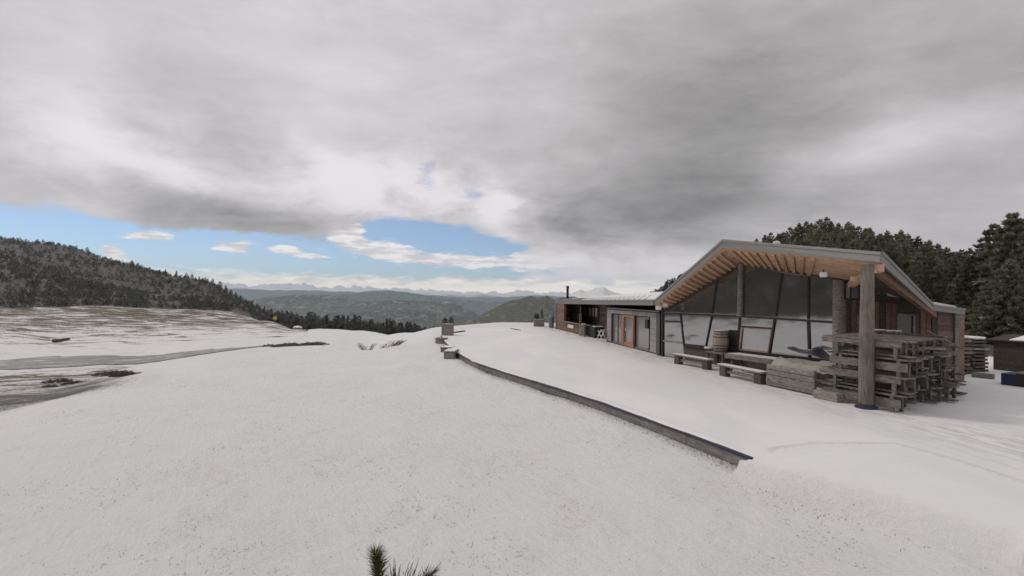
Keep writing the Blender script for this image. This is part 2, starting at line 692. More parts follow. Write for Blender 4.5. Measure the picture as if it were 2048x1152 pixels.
def mat_mountain(name, low, high, rock, snow_lo, snow_hi, scale, snowcol=(0.8, 0.8, 0.82), patchy=0.5, open_=(0.10, 0.115, 0.07)):
    """forest / meadow below, rock and snow above, by height and steepness"""
    ma, t, b, _ = new_mat(name)
    co = t.coord('Object')
    z = t.sep(co)[2]
    n1 = t.noise(co, scale, 8, 0.65, 0.5)
    n2 = t.noise(co, scale * 4, 7, 0.7)
    ge = t.n.new('ShaderNodeNewGeometry')
    nz = t.sep(ge.outputs['Normal'])[2]
    c = t.mix(t.step(n2, 0.44, 0.58), low, high)
    c = t.mix(t.mul(t.step(n1, 0.52, 0.64), patchy), c, open_)
    c = t.mix(t.step(t.add(nz, t.mul(t.math('SUBTRACT', n2, 0.5), 0.5)), 0.80, 0.58), c, rock)
    c = t.mix(t.mul(t.step(t.noise(co, scale * 9, 5, 0.7), 0.60, 0.68), 0.55), c, (0.44, 0.43, 0.41))
    zz = t.add(z, t.mul(t.math('SUBTRACT', n1, 0.5), (snow_hi - snow_lo) * 1.6))
    s = t.mul(t.step(zz, snow_lo, snow_hi), t.step(t.add(nz, t.mul(t.math('SUBTRACT', n2, 0.5), 0.7)), 0.45, 0.66))
    c = t.mix(s, c, snowcol)
    t.put(b.inputs['Base Color'], c)
    b.inputs['Roughness'].default_value = 0.9
    b.inputs['Specular IOR Level'].default_value = 0.1
    return ma


M = {}
M['ground'] = mat_ground('snowy_ground')
M['snow'] = mat_snow('fresh_snow')
_wa, _wb = G(1105, 656), G(1316, 710)
_wt = (_wb - _wa).normalized()
M['terrace'] = mat_snow('terrace_snow', 0.4, (_wa.x, _wa.y, -_wt.y, _wt.x))
M['snow_thin'] = mat_snow('settled_snow', 0.4)
M['grey_wood'] = mat_wood('weathered_grey_wood', (0.15, 0.132, 0.116), (0.33, 0.30, 0.265), 0.85, 2.0)
M['brown_wood'] = mat_wood('brown_cladding', (0.15, 0.090, 0.066), (0.27, 0.17, 0.125), 0.8, 2.0)
M['red_wood'] = mat_wood('red_brown_cladding', (0.155, 0.105, 0.088), (0.25, 0.175, 0.15), 0.8, 2.0)
M['dark_wood'] = mat_wood('dark_timber', (0.070, 0.058, 0.048), (0.14, 0.115, 0.092), 0.8, 2.0)
M['orange_wood'] = mat_wood('larch_soffit', (0.50, 0.31, 0.20), (0.68, 0.465, 0.32), 0.65, 2.0)
M['door_wood'] = mat_wood('larch_door_frame', (0.34, 0.17, 0.095), (0.50, 0.28, 0.17), 0.6, 3.0, 'z')
M['post_wood'] = mat_wood('weathered_round_post', (0.10, 0.082, 0.067), (0.235, 0.195, 0.158), 0.75, 1.6, 'z', weather=0.5)
M['barrel_wood'] = mat_wood('oak_barrel', (0.33, 0.24, 0.185), (0.52, 0.42, 0.35), 0.7, 2.0, 'z', weather=0.4)
M['fascia'] = mat_plain('grey_sheet_metal', (0.24, 0.235, 0.225), 0.55, 0.2, 0.12)
M['cap_metal'] = mat_plain('blue_black_steel', (0.045, 0.048, 0.075), 0.45, 0.3, 0.2)
M['edging'] = mat_wood('grey_edging_timber', (0.14, 0.13, 0.125), (0.27, 0.25, 0.235), 0.8, 1.0)
M['roof_metal'] = mat_plain('roof_sheet', (0.20, 0.20, 0.20), 0.5, 0.3)
M['stone'] = mat_plain('grey_stone_panel', (0.31, 0.295, 0.295), 0.8, 0, 0.32, 0.25, 5.0, 0.3)
M['stone_shaded'] = mat_plain('grey_stone_panel_shaded', (0.25, 0.235, 0.245), 0.8, 0, 0.22, 0.25, 5.0, 0.3)  # darker copy of the porch stone: shade of the side face painted in
M['frame'] = mat_plain('dark_window_frame', (0.028, 0.026, 0.030), 0.45)
M['light_frame'] = mat_wood('pale_window_frame', (0.30, 0.20, 0.16), (0.42, 0.31, 0.26), 0.6, 2.0)
M['glass'] = mat_glass('reflecting_glass', 0.36, (0.035, 0.038, 0.032))
M['glass_dark'] = mat_glass('dark_window_glass', 0.02, (0.02, 0.02, 0.02), 0.05)
M['glass_dull'] = mat_glass('dull_reflecting_glass', 0.10, (0.19, 0.17, 0.175), 0.08)
M['white'] = mat_plain('white_paint', (0.72, 0.71, 0.68), 0.5, 0, 0.05)
M['curtain'] = mat_plain('white_curtain', (0.80, 0.79, 0.77), 0.85, 0, 0.12)
M['black'] = mat_plain('black_cloth', (0.028, 0.030, 0.034), 0.7, 0, 0.2)
M['iron'] = mat_plain('dark_iron', (0.03, 0.03, 0.032), 0.5, 0.5, 0.2)
M['tarp_blue'] = mat_plain('dark_blue_tarp', (0.035, 0.038, 0.058), 0.4, 0, 0.3)
M['tarp_pale'] = mat_plain('pale_canvas', (0.40, 0.385, 0.345), 0.75, 0, 0.2)
M['hoop'] = mat_plain('barrel_hoop', (0.09, 0.085, 0.085), 0.5, 0.6, 0.2)
M['blue'] = mat_plain('blue_plastic', (0.022, 0.026, 0.070), 0.5, 0, 0.15)
M['yellow'] = mat_plain('yellow_paint', (0.55, 0.48, 0.10), 0.5)
M['green_paint'] = mat_plain('grey_green_paint', (0.17, 0.19, 0.17), 0.6)
M['bin'] = mat_plain('blue_grey_bin', (0.17, 0.20, 0.25), 0.5)
M['plank_red'] = mat_wood('planter_wood', (0.18, 0.16, 0.155), (0.30, 0.27, 0.265), 0.85, 2.0)
M['bark'] = mat_wood('pine_bark', (0.055, 0.042, 0.032), (0.12, 0.09, 0.07), 0.9, 2.0, 'z')
M['twig'] = mat_wood('twig_bark', (0.06, 0.045, 0.035), (0.12, 0.09, 0.065), 0.9, 4.0)
M['pine'] = mat_foliage('stone_pine_needles', (0.155, 0.162, 0.12), (0.28, 0.265, 0.18), 0.6)
M['pine_far'] = mat_foliage('distant_pine_needles', (0.14, 0.15, 0.142), (0.21, 0.215, 0.195), 0.0)
M['pine_hill'] = mat_foliage('dwarf_pine', (0.12, 0.127, 0.115), (0.20, 0.20, 0.17), 0.0)
M['shrub'] = mat_foliage('heath_shrub_leaves', (0.12, 0.105, 0.10), (0.22, 0.20, 0.18), 0.0)
M['dry_grass'] = mat_foliage('dry_grass', (0.10, 0.09, 0.05), (0.24, 0.20, 0.10), 0.0)
M['sprig'] = mat_foliage('young_pine_needles', (0.07, 0.078, 0.040), (0.19, 0.19, 0.085), 0.0)
M['road'] = mat_plain('wet_gravel_road', (0.155, 0.155, 0.16), 0.6, 0, 0.25, 0.4, 1.2, 0.5)
def mat_road():
    ma, t, b, _ = new_mat('slushy_gravel_road')
    co = t.coord('Object')
    n = t.noise(t.vmath('MULTIPLY', co, (0.35, 1.6, 1)), 0.8, 7, 0.68, 0.3)
    n2 = t.noise(co, 3.0, 6, 0.7)
    c = t.mix(n2, (0.15, 0.15, 0.155), (0.25, 0.245, 0.24))
    c = t.mix(t.step(t.math('MULTIPLY_ADD', n2, 0.25, t.mul(n, 0.75)), 0.53, 0.60), c, (0.68, 0.67, 0.67))
    t.put(b.inputs['Base Color'], c)
    t.put(b.inputs['Roughness'], t.math('MULTIPLY_ADD', n, 0.5, 0.35))
    t.put(b.inputs['Normal'], t.bump(n2, 0.6, 0.05))
    return ma


M['road'] = mat_road()
M['rock'] = mat_plain('grey_rock', (0.24, 0.23, 0.215), 0.9, 0, 0.3, 0.2, 1.2, 0.6)

# ------------------------------------------------------------------ terrain
U = lambda u: math.degrees(math.atan((u - CU) / F))


def prof(u, pts):
    """pts: (depth, 'v' pixel row) or (depth, None, z) -> (az, [(r, z)])"""
    a = math.atan((u - CU) / F)
    out = []
    for p in pts:
        y = p[0]
        z = p[2] if len(p) > 2 else P(u, p[1], y).z
        out.append((y / math.cos(a), z))
    return math.degrees(a), out


def crest(u, v, z=-0.3):
    q = G(u, v, z)
    return q.y


cols = []
NEAR = [(0.5, None, -0.32), (8, None, -0.30)]


def col(u, cv, rest, cz=-0.3):
    y = crest(u, cv, cz)
    mid = [(y * 0.6, None, min(cz, -0.25)), (y * 0.85, None, cz + 0.03), (y, None, cz)]
    a, b = prof(u, [NEAR[0]] + mid + [p for p in rest if p[0] > y * 1.05])
    cols.append((a, b))


def rcol(az, pts):
    cols.append((az, pts))


S1 = lambda *z: [(r, h) for r, h in z]
rcol(-180, S1((1, -.32), (30, -.3), (120, 1), (300, 6), (900, 40), (2600, 90)))
rcol(-130, S1((1, -.32), (20, -.4), (60, -1), (140, 2), (300, 18), (900, 90), (2600, 150)))
rcol(-95, S1((1, -.32), (17, -.4), (30, -1.2), (60, -2.0), (130, 0), (190, 8), (300, 52), (600, 130), (1000, 190), (2600, 190)))
rcol(-75, S1((1, -.32), (17, -.4), (30, -1.4), (60, -2.6), (120, -1.5), (170, 2), (280, 42), (500, 108), (900, 175), (2600, 180)))
rcol(-58, S1((1, -.32), (17, -.4), (30, -2.0), (60, -4.2), (120, -4.0), (190, 0), (300, 30), (520, 76), (800, 115), (2600, 80)))
col(-60, 880, [(22, None, -1.8), (45, None, -4.2), (60, None, -5.2), (80, None, -5.6), (130, None, -4.9), (175, None, -2.0), (300, None, 20), (500, None, 55), (700, None, 52), (1600, None, -100), (2600, None, -250)])
col(128, 798, [(24, 788), (35, 762), (45, 740), (58, 716), (70, 708), (80, 700), (100, 680), (150, 637), (175, 616), (180, 611), (300, 553), (480, 489), (600, 505), (1600, None, -150), (2600, None, -300)])
col(290, 750, [(30, 746), (45, 733), (58, 716), (70, 708), (80, 697), (100, 678), (150, 641), (180, 621), (300, 582), (440, 532), (560, 560), (1600, None, -250), (2600, None, -400)])
col(420, 712, [(40, 709), (52, 704), (66, 695), (80, 687), (100, 675), (150, 645), (190, 624), (280, 603), (390, 562), (500, 600), (1500, None, -300), (2600, None, -450)])
col(500, 699, [(40, 697), (55, 694), (70, 687), (100, 673), (150, 649), (185, 632), (280, 618), (350, 606), (450, 640), (1500, None, -330), (2600, None, -470)])
col(555, 694, [(45, 692), (60, 687), (80, 679), (110, 667), (150, 650), (165, 643), (190, 655), (260, 662), (330, 640), (450, 672), (1400, None, -350), (2600, None, -480)])
col(595, 692, [(45, 690), (60, 685), (90, 673), (130, 663), (152, 661), (175, 672), (220, 684), (300, 690), (450, 690), (1400, None, -380), (2600, None, -500)])
col(660, 691, [(45, 689), (60, 683), (90, 672), (140, 658), (170, 668), (220, 686), (300, 696), (450, 700), (1400, None, -400), (2600, None, -500)])
col(740, 701, [(45, 699), (70, 688), (100, 675), (135, 662), (170, 672), (240, 690), (330, 700), (1400, None, -400), (2600, None, -500)])
col(800, 690, [(45, 686), (65, 676), (92, 664), (130, 674), (240, 696), (330, 705), (1400, None, -420), (2600, None, -500)], -0.25)
col(870, 656, [(70, 653), (100, 668), (200, 700), (330, 712), (1400, None, -450), (2600, None, -520)], -0.1)
col(1000, 645, [(90, 660), (150, 690), (400, None, -60), (1400, None, -500), (2600, None, -560)], -0.02)
col(1100, 646, [(90, 662), (150, 690), (400, None, -60), (1400, None, -500), (2600, None, -560)], -0.02)
cols.append(prof(1230, [NEAR[0], (40, None, -.2), (60, None, -.02), (80, None, -0.5), (150, None, -6), (400, None, -30), (1400, None, -350), (2600, None, -450)]))
cols.append(prof(1330, [NEAR[0], (40, None, -.2), (60, None, 0), (100, None, 0.2), (180, None, 1), (280, None, 2), (400, None, -2), (1400, None, -200), (2600, None, -300)]))
cols.append(prof(1450, [NEAR[0], (35, None, -.2), (50, None, 0.2), (80, None, 3), (150, None, 10), (240, None, 15), (330, None, 14), (600, None, 0), (2600, None, -100)]))
cols.append(prof(1560, [NEAR[0], (35, None, -.2), (48, None, 0.4), (80, None, 5), (150, None, 14), (220, None, 20), (320, None, 20), (600, None, 10), (2600, None, 0)]))
cols.append(prof(1660, [NEAR[0], (30, None, -.2), (45, None, 0.5), (80, None, 6), (150, None, 16), (220, None, 23), (320, None, 23), (600, None, 15), (2600, None, 20)]))
cols.append(prof(1800, [NEAR[0], (28, None, -.2), (42, None, 0.5), (80, None, 4), (140, None, 10), (200, None, 14), (320, None, 16), (600, None, 15), (2600, None, 40)]))
cols.append(prof(1900, [NEAR[0], (26, None, -.15), (40, None, 0.4), (80, None, 2), (140, None, 4), (220, None, 6), (600, None, 15), (2600, None, 50)]))
cols.append(prof(2048, [NEAR[0], (26, None, -.15), (40, None, 0.5), (80, None, 3), (140, None, 7), (220, None, 10), (600, None, 30), (2600, None, 60)]))
rcol(60, S1((1, -.32), (30, -.1), (60, 1), (140, 10), (600, 50), (2600, 120)))
rcol(110, S1((1, -.32), (30, -.2), (90, 2), (250, 14), (900, 60), (2600, 120)))
rcol(180, S1((1, -.32), (30, -.3), (120, 1), (300, 6), (900, 40), (2600, 90)))

AZ = np.concatenate([np.arange(-180, -52, 2.0), np.arange(-52, 50, 0.28), np.arange(50, 180.1, 2.0)])
RR = np.concatenate([np.array([0.3, 0.8, 1.4]), np.exp(np.linspace(math.log(2.0), math.log(2600), 520))])
LR = np.log(RR)
_ca = np.array([c[0] for c in cols])
_cz = np.array([np.interp(LR, np.log([p[0] for p in c[1]]), [p[1] for p in c[1]]) for c in cols])
ZG = np.array([np.interp(AZ, _ca, _cz[:, j]) for j in range(len(RR))]).T     # (az, r)
# soften along the azimuth and along the radius
ker = np.array([0.05, 0.1, 0.2, 0.3, 0.2, 0.1, 0.05])
fr = (AZ > -50) & (AZ < 48)
idx = np.where(fr)[0]
for _ in range(3):
    Zs = sum(k * ZG[np.clip(np.arange(len(AZ)) + i - 3, 0, len(AZ) - 1)] for i, k in enumerate(ker))
    ZG[idx] = Zs[idx]
k3 = np.array([0.25, 0.5, 0.25])
for _ in range(2):
    ZG[:, 1:-1] = k3[0] * ZG[:, :-2] + k3[1] * ZG[:, 1:-1] + k3[2] * ZG[:, 2:]
AZr = np.radians(AZ)
XX = np.sin(AZr)[:, None] * RR[None, :]
YY = np.cos(AZr)[:, None] * RR[None, :]
# relief: grows with distance
amp = np.interp(LR, np.log([1, 10, 30, 60, 120, 200, 400, 1000, 2600]), [0.0, 0.05, 0.09, 0.22, 0.55, 1.5, 5, 12, 30])
wl = np.interp(LR, np.log([1, 30, 60, 120, 200, 400, 2600]), [1.6, 3.0, 7, 12, 22, 45, 300])
WL = np.broadcast_to(wl[None, :], XX.shape)
rel = np.zeros_like(XX)
for w_ in (2.2, 9.0, 30.0, 140.0):
    wt = np.exp(-(np.log(WL / w_) / 0.8) ** 2)
    rel += wt * (fbm(XX / w_ + 40, YY / w_ + 13, 4, 0.55) - 0.5)
ZG += rel * amp[None, :] * 1.6
# wind crust and mown ridges of the near meadow
_q = XX * math.cos(math.radians(62)) + YY * math.sin(math.radians(62))
_p = -XX * math.sin(math.radians(62)) + YY * math.cos(math.radians(62))
nearw = 1 - sstep(RR, 18, 40)[None, :]
ZG += nearw * (0.050 * (fbm(XX / 1.3 + 3, YY / 1.3 + 8, 5, 0.6) - 0.5) + 0.040 * sstep(fbm(XX / 6 + 2, YY / 6 + 5, 3), .42, .62) * (fbm(_q / 2.2, _p / 0.5, 4, 0.55) - 0.5))

# terrace outline (the curved kerb) and the snow bank at its near end
KERB_UV = [(1506, 917), (1420, 883), (1330, 850), (1215, 808), (1110, 774), (1010, 745), (945, 722), (912, 703), (893, 685), (884, 672)]
KERB = [G(u, v, 0.0) for u, v in KERB_UV]
BA, BB = G(1455, 948, -0.2), G(2000, 1128, -0.2)      # front foot of the bank
BF = [G(1506, 917, 0), G(1560, 899, 0), G(1640, 889, 0), G(1790, 889, 0), G(1900, 919, 0), G(2048, 968, 0), G(2300, 1060, 0)]


TERR = KERB + [G(905, 664), G(1080, 653), Vector((30, 50, 0)), Vector((26, 8, 0)), Vector((16.5, 4.6, 0)), Vector((9.5, 6.0, 0))]


def seg_dist(x, y, a, b):
    dx, dy = b.x - a.x, b.y - a.y
    t = np.clip(((x - a.x) * dx + (y - a.y) * dy) / (dx * dx + dy * dy), 0, 1)
    return np.hypot(x - a.x - t * dx, y - a.y - t * dy)


def poly_dist(x, y, pts):
    d = None
    for a, b in zip(pts[:-1], pts[1:]):
        e = seg_dist(x, y, a, b)
        d = e if d is None else np.minimum(d, e)
    return d


def inside(x, y, pts):
    r = np.zeros(np.shape(x), dtype=bool)
    n = len(pts)
    for i in range(n):
        a, b = pts[i], pts[(i + 1) % n]
        cnd = (a.y > y) != (b.y > y)
        with np.errstate(divide='ignore', invalid='ignore'):
            xi = (b.x - a.x) * (y - a.y) / (b.y - a.y + 1e-12) + a.x
        r ^= cnd & (x < xi)
    return r


def terrain_edit(x, y, z):
    """snow bank at the near end of the kerb; hollow ground along the kerb"""
    near = (np.abs(y) < 70) & (np.abs(x) < 70)
    bank = BF + [Vector((14, 2.0, 0)), Vector((7, 1.0, 0)), Vector((BB.x, BB.y, 0)), Vector((BA.x, BA.y, 0))]
    ins = inside(x, y, bank)
    dfar = poly_dist(x, y, BF)
    dl = np.where(ins, seg_dist(x, y, BA, BB), 0)
    top = 0.14 * sstep(dfar, 0.0, 1.6) + 0.012
    k = sstep(dl, 0.0, 0.34)
    zb = z * (1 - k) + top * k
    z = np.where(near & ins, np.maximum(z, zb), z)
    dout = inside(x, y, TERR)
    z = np.where(near & ~ins & dout & (dfar < 2.5), np.maximum(z, 0.010 - 0.05 * dfar), z)
    dk = poly_dist(x, y, KERB)
    z = np.where(near & ~ins & (dk < 0.6), np.minimum(z, -0.24 + 0.10 * sstep(dk, 0.1, 0.6) * 0), z)
    return z


ZG = terrain_edit(XX, YY, ZG)


def H(x, y):
    """terrain height at a point"""
    a = math.degrees(math.atan2(x, y))
    lr = math.log(max(math.hypot(x, y), 0.31))
    i = min(max(int(np.searchsorted(AZ, a)) - 1, 0), len(AZ) - 2)
    j = min(max(int(np.searchsorted(LR, lr)) - 1, 0), len(LR) - 2)
    fa = min(max((a - AZ[i]) / (AZ[i + 1] - AZ[i]), 0), 1)
    fr_ = min(max((lr - LR[j]) / (LR[j + 1] - LR[j]), 0), 1)
    return float((ZG[i, j] * (1 - fa) + ZG[i + 1, j] * fa) * (1 - fr_) + (ZG[i, j + 1] * (1 - fa) + ZG[i + 1, j + 1] * fa) * fr_)


def HP(x, y):
    return Vector((x, y, H(x, y)))


# cover: bare = chance of grass through the snow, heath = dark dwarf growth
UU = CU + F * np.tan(np.clip(AZr, -1.3, 1.3))
RG = np.broadcast_to(RR[None, :], XX.shape)
AG = np.broadcast_to(AZ[:, None], XX.shape)
bare = np.interp(RG, [0, 12, 25, 60, 90, 125, 160, 230, 400], [0.20, 0.22, 0.20, 0.42, 0.42, 0.58, 0.76, 0.82, 0.8])
bare = np.where(AG > -21, np.interp(RG, [0, 12, 25, 60, 90, 160, 230, 400], [0.20, 0.22, 0.20, 0.28, 0.28, 0.3, 0.8, 0.8]), bare)
dk = poly_dist(XX, YY, KERB)
bare = np.maximum(bare, 0.62 * np.exp(-dk / 0.5))
dk2 = np.minimum(dk, seg_dist(XX, YY, BA, BB) + 0.25)
bare = np.maximum(bare, 0.50 * np.exp(-dk2 / 0.35))
_bank = BF + [Vector((14, 2.0, 0)), Vector((7, 1.0, 0)), Vector((BB.x, BB.y, 0)), Vector((BA.x, BA.y, 0))]
_inb = inside(XX, YY, _bank)
bare = np.where(_inb, bare * (1 - sstep(seg_dist(XX, YY, BA, BB), 0.1, 0.6)), bare)
bare = np.where(AG > -80, np.maximum(bare, 0.74 * sstep(RG, 19, 25) * (1 - sstep(RG, 50, 80)) * (1 - sstep(AG, U(200), U(420)))), bare)
edge = np.interp(AG, [-180, -95, -75, -58, U(-60), U(128), U(290), U(420), U(500), U(555), U(595), U(870), U(1000), U(1330), U(1450), U(1660), U(2048), 60, 180],
                 [150, 132, 125, 145, 225, 228, 222, 232, 212, 182, 165, 110, 90, 60, 48, 44, 40, 60, 150])
heath = sstep(RG, edge * 0.97, edge * 1.05) * np.interp(RG / edge, [1, 1.25, 1.9], [0.9, 0.75, 0.95])
heath = np.where((AG > U(560)) & (AG < U(1330)) & (RG > edge * 1.02), 1.0, heath)
# two heath bands across the hollow on the left
vis = (AG < U(330)) & (AG > -75)
heath = np.where(vis & (RG > 21) & (RG < 44), np.maximum(heath, 0.56 * sstep(RG, 20, 27) * (1 - sstep(RG, 34, 44)) * (1 - sstep(AG, U(180), U(310)))), heath)
na, nr = XX.shape
ii = np.arange(na * nr).reshape(na, nr)
faces = np.stack([ii[:-1, :-1], ii[:-1, 1:], ii[1:, 1:], ii[1:, :-1]], -1).reshape(-1, 4)
ground = np_mesh('ground', np.stack([XX, YY, ZG], -1).reshape(-1, 3), faces, M['ground'],
                 {'bare': bare.ravel(), 'heath': heath.ravel(), 'dist': RG.ravel()}, True)
tag(ground, kind='structure')

# ------------------------------------------------------------------ valley floor and mountains
val = MB()
ring = [Vector((math.sin(a) * 36500, math.cos(a) * 36500, -900)) for a in np.linspace(0, 2 * math.pi, 49)[:-1]]
val.face(ring)
valley = val.build('valley_floor', mat_mountain('valley_forest', (0.035, 0.05, 0.03), (0.06, 0.075, 0.045), (0.2, 0.2, 0.19), 5000, 6000, 0.0012))
tag(valley, kind='structure')


def mountain(name, ridge, dist, depth, foot, mat, rough, seed, wl, nu=420, nv=46, jag=0.0, jwl=1.0):
    """a range: its crest follows ridge (pixel columns/rows at the given distance); slopes with spurs on both sides"""
    us = np.linspace(ridge[0][0], ridge[-1][0], nu)
    vs = np.interp(us, [p[0] for p in ridge], [p[1] for p in ridge])
    V, A = [], []
    ks = np.concatenate([np.linspace(-1, 0, nv), np.linspace(0, 1, 12)[1:]])
    for u, v in zip(us, vs):
        V.append([tuple(P(u, v, dist))])
    top = np.array([p[0] for p in V])
    xs = top[:, 0] / top[:, 1]
    pts = np.zeros((nu, len(ks), 3))
    for j, k in enumerate(ks):
        y = dist + k * (depth if k < 0 else depth * 1.4)
        x = xs * y
        f = abs(k) ** 0.85
        n = fbm(x / wl + seed, np.full(nu, y) / wl + seed * 1.7, 6, 0.55) - 0.5
        n2 = np.abs(fbm(x / (wl * 0.55) + seed * 3, np.full(nu, y) / (wl * 0.9) + seed, 5, 0.55) - 0.5) * 2
        h = top[:, 2] * (1 - f) + foot * f
        w = min(1.0, abs(k) * 3.5)
        h = h + (n - n2 * 0.45) * rough * (0.10 + w)
        if jag and abs(k) < 0.25:
            h = h + jag * (1 - abs(k) * 4) * (fbm(x / jwl + seed * 5, np.full(nu, y) / jwl, 4, 0.6) - 0.5)
        pts[:, j] = np.stack([x, np.full(nu, y), h], -1)
    ii = np.arange(nu * len(ks)).reshape(nu, len(ks))
    fc = np.stack([ii[:-1, :-1], ii[1:, :-1], ii[1:, 1:], ii[:-1, 1:]], -1).reshape(-1, 4)
    o = np_mesh(name, pts.reshape(-1, 3), fc, mat, None, False)
    tag(o, kind='structure')
    return o


forest_lo, forest_hi = (0.070, 0.085, 0.084), (0.17, 0.18, 0.155)
mA = mat_mountain('forest_hill', forest_lo, forest_hi, (0.26, 0.25, 0.23), -40, 500, 0.009, patchy=0.9, open_=(0.27, 0.275, 0.22))
mB = mat_mountain('blue_hill', forest_lo, forest_hi, (0.26, 0.25, 0.24), 60, 420, 0.003)
mC = mat_mountain('rocky_hill', (0.07, 0.075, 0.05), (0.13, 0.12, 0.085), (0.46, 0.38, 0.31), 60, 500, 0.010, patchy=0.8, open_=(0.24, 0.215, 0.15))
mF = mat_mountain('snow_range', (0.10, 0.11, 0.11), (0.16, 0.16, 0.165), (0.22, 0.22, 0.24), -120, 160, 0.001, snowcol=(0.88, 0.87, 0.88))
mG = mat_mountain('snow_peak', (0.12, 0.115, 0.115), (0.18, 0.17, 0.165), (0.13, 0.12, 0.12), -350, -120, 0.002, snowcol=(0.9, 0.87, 0.84))
mountain('snowy_mountain_range', [(380, 572), (440, 566), (500, 569), (560, 568), (640, 571), (700, 572), (760, 577), (840, 578), (900, 580), (960, 584), (1010, 584), (1045, 580), (1080, 585), (1120, 584), (1200, 590), (1300, 596), (1420, 600)],
         30000, 4000, -900, mF, 680, 3.1, 2800, 900, 30, 430, 420)
mountain('blue_mountain_range', [(360, 580), (460, 577), (560, 580), (650, 581), (740, 586), (850, 590), (960, 595), (1060, 593), (1140, 594), (1300, 604)], 18500, 4000, -900, mB, 480, 7.7, 3000, 360, 40, 120, 700)
mountain('blue_ridge', [(600, 597), (680, 589), (740, 581), (775, 580), (815, 584), (870, 593), (940, 600), (990, 604), (1030, 600), (1080, 606), (1200, 615)], 13000, 3000, -900, mB, 330, 1.4, 2000, 300, 40)
mountain('wooded_hill_near_valley', [(420, 628), (490, 603), (540, 594), (600, 589), (655, 589), (690, 596), (730, 606), (790, 622), (850, 645)], 7600, 2600, -700, mA, 210, 4.2, 900, 360, 50)
mountain('wooded_plateau_hill', [(640, 640), (700, 612), (740, 602), (790, 599), (850, 602), (900, 603), (925, 612), (950, 626), (985, 650)], 6600, 2300, -700, mA, 190, 9.3, 800, 360, 50)
mountain('meadow_slope', [(430, 650), (560, 634), (640, 628), (740, 622), (820, 622), (900, 630), (960, 640), (1020, 655)], 5000, 1700, -650, mA, 120, 2.6, 600, 360, 50)
mountain('rocky_hillside', [(925, 652), (965, 627), (990, 614), (1018, 601), (1040, 597), (1062, 590), (1076, 594), (1092, 590), (1108, 598), (1128, 592), (1150, 592), (1190, 604), (1300, 640)], 4600, 1700, -600, mC, 150, 5.5, 620, 400, 60, 30, 260)
mountain('snowy_peak', [(1120, 596), (1142, 588), (1160, 579), (1174, 582), (1192, 575), (1208, 574), (1222, 582), (1240, 586), (1262, 596), (1330, 606)], 14000, 2200, -700, mG, 260, 8.8, 640, 300, 60, 120, 240)

# ------------------------------------------------------------------ terrace
deck_pts = [Vector((k.x, k.y, 0)) for k in KERB]
far_edge = [G(905, 664), G(950, 657), G(1010, 654), G(1080, 653), Vector((7.5, 58, 0)), Vector((32, 50, 0)), Vector((34, 24, 0)), Vector((26, 8, 0)), Vector((16.5, 4.6, 0)), Vector((9.5, 6.0, 0))]
outline = deck_pts + far_edge
tb = bmesh.new()
vs_ = [tb.verts.new((p.x, p.y, 0.0)) for p in outline]
f_ = tb.faces.new(vs_)
ext = bmesh.ops.extrude_face_region(tb, geom=[f_])
for e in ext['geom']:
    if isinstance(e, bmesh.types.BMVert):
        e.co.z = -0.26
bmesh.ops.recalc_face_normals(tb, faces=tb.faces)
bmesh.ops.triangulate(tb, faces=[f for f in tb.faces if len(f.verts) > 4])
me = bpy.data.meshes.new('terrace')
tb.to_mesh(me)
tb.free()
me.materials.append(M['terrace'])
terrace = bpy.data.objects.new('terrace', me)
COL.objects.link(terrace)
tag(terrace, kind='structure')

kerb = world_thing('terrace_edging', KERB[3], 'long curved grey edging with a dark cap along the snowy terrace', 'edging')
_kl = [0.0]
for a, b in zip(KERB[:-1], KERB[1:]):
    _kl.append(_kl[-1] + (b - a).length)


def kerb_at(t):
    x = float(np.interp(t, _kl, [p.x for p in KERB]))
    y = float(np.interp(t, _kl, [p.y for p in KERB]))
    return Vector((x, y, 0))


_t = 0.0
while _t < _kl[-1] - 0.3:
    e = min(_t + random.uniform(1.7, 2.3), _kl[-1])
    a, b = kerb_at(_t), kerb_at(e)
    d = (b - a).normalized()
    n = Vector((-d.y, d.x, 0))
    if n.x > 0:
        n = -n
    o1 = random.uniform(-.007, .007)
    zz = Vector((0, 0, random.uniform(-.006, .004)))
    e0 = a + n * (0.035 + o1) - Vector((0, 0, 0.125)) + zz
    e1 = b + n * (0.035 + o1) - Vector((0, 0, 0.125)) + zz
    q = MB().beam(e0 + d * 0.006, e1 - d * 0.006, 0.066, 0.21).build('edging_beam', M['edging'], kerb, bevel=0.006)
    MB().beam(a + n * (0.05 + o1) + d * 0.003 + Vector((0, 0, 0.004)) + zz, b + n * (0.05 + o1) - d * 0.003 + Vector((0, 0, 0.004)) + zz, 0.11, 0.035).build('edging_cap', M['cap_metal'], q)
    _t = e
# snow lying unevenly over the cap
V, Fc = [], []
NS = 420
for i in range(NS):
    tq = 0.22 + (_kl[-1] - 0.22) * i / (NS - 1)
    p = kerb_at(tq)
    d = (kerb_at(min(tq + .2, _kl[-1])) - kerb_at(max(tq - .2, 0))).normalized()
    n = Vector((-d.y, d.x, 0))
    if n.x > 0:
        n = -n
    w = 0.035 + 0.085 * (float(fbm(np.array([tq * 1.1]), np.array([3.3]), 4)[0]) - 0.42)
    for off, z in ((-.45, -.004), (-.15, .030), (w * .6, .034), (w, .024), (w + .004, .0)):
        q = p + n * off
        V.append((q.x, q.y, z * min(1.0, i / 14.0, (NS - 1 - i) / 14.0) - 0.003))
ii = np.arange(NS * 5).reshape(NS, 5)
Fc = np.stack([ii[:-1, :-1], ii[1:, :-1], ii[1:, 1:], ii[:-1, 1:]], -1).reshape(-1, 4)
lip = np_mesh('snow_cover', np.array(V) - np.array(tuple(KERB[3])), Fc, M['snow'], None, True, kerb)

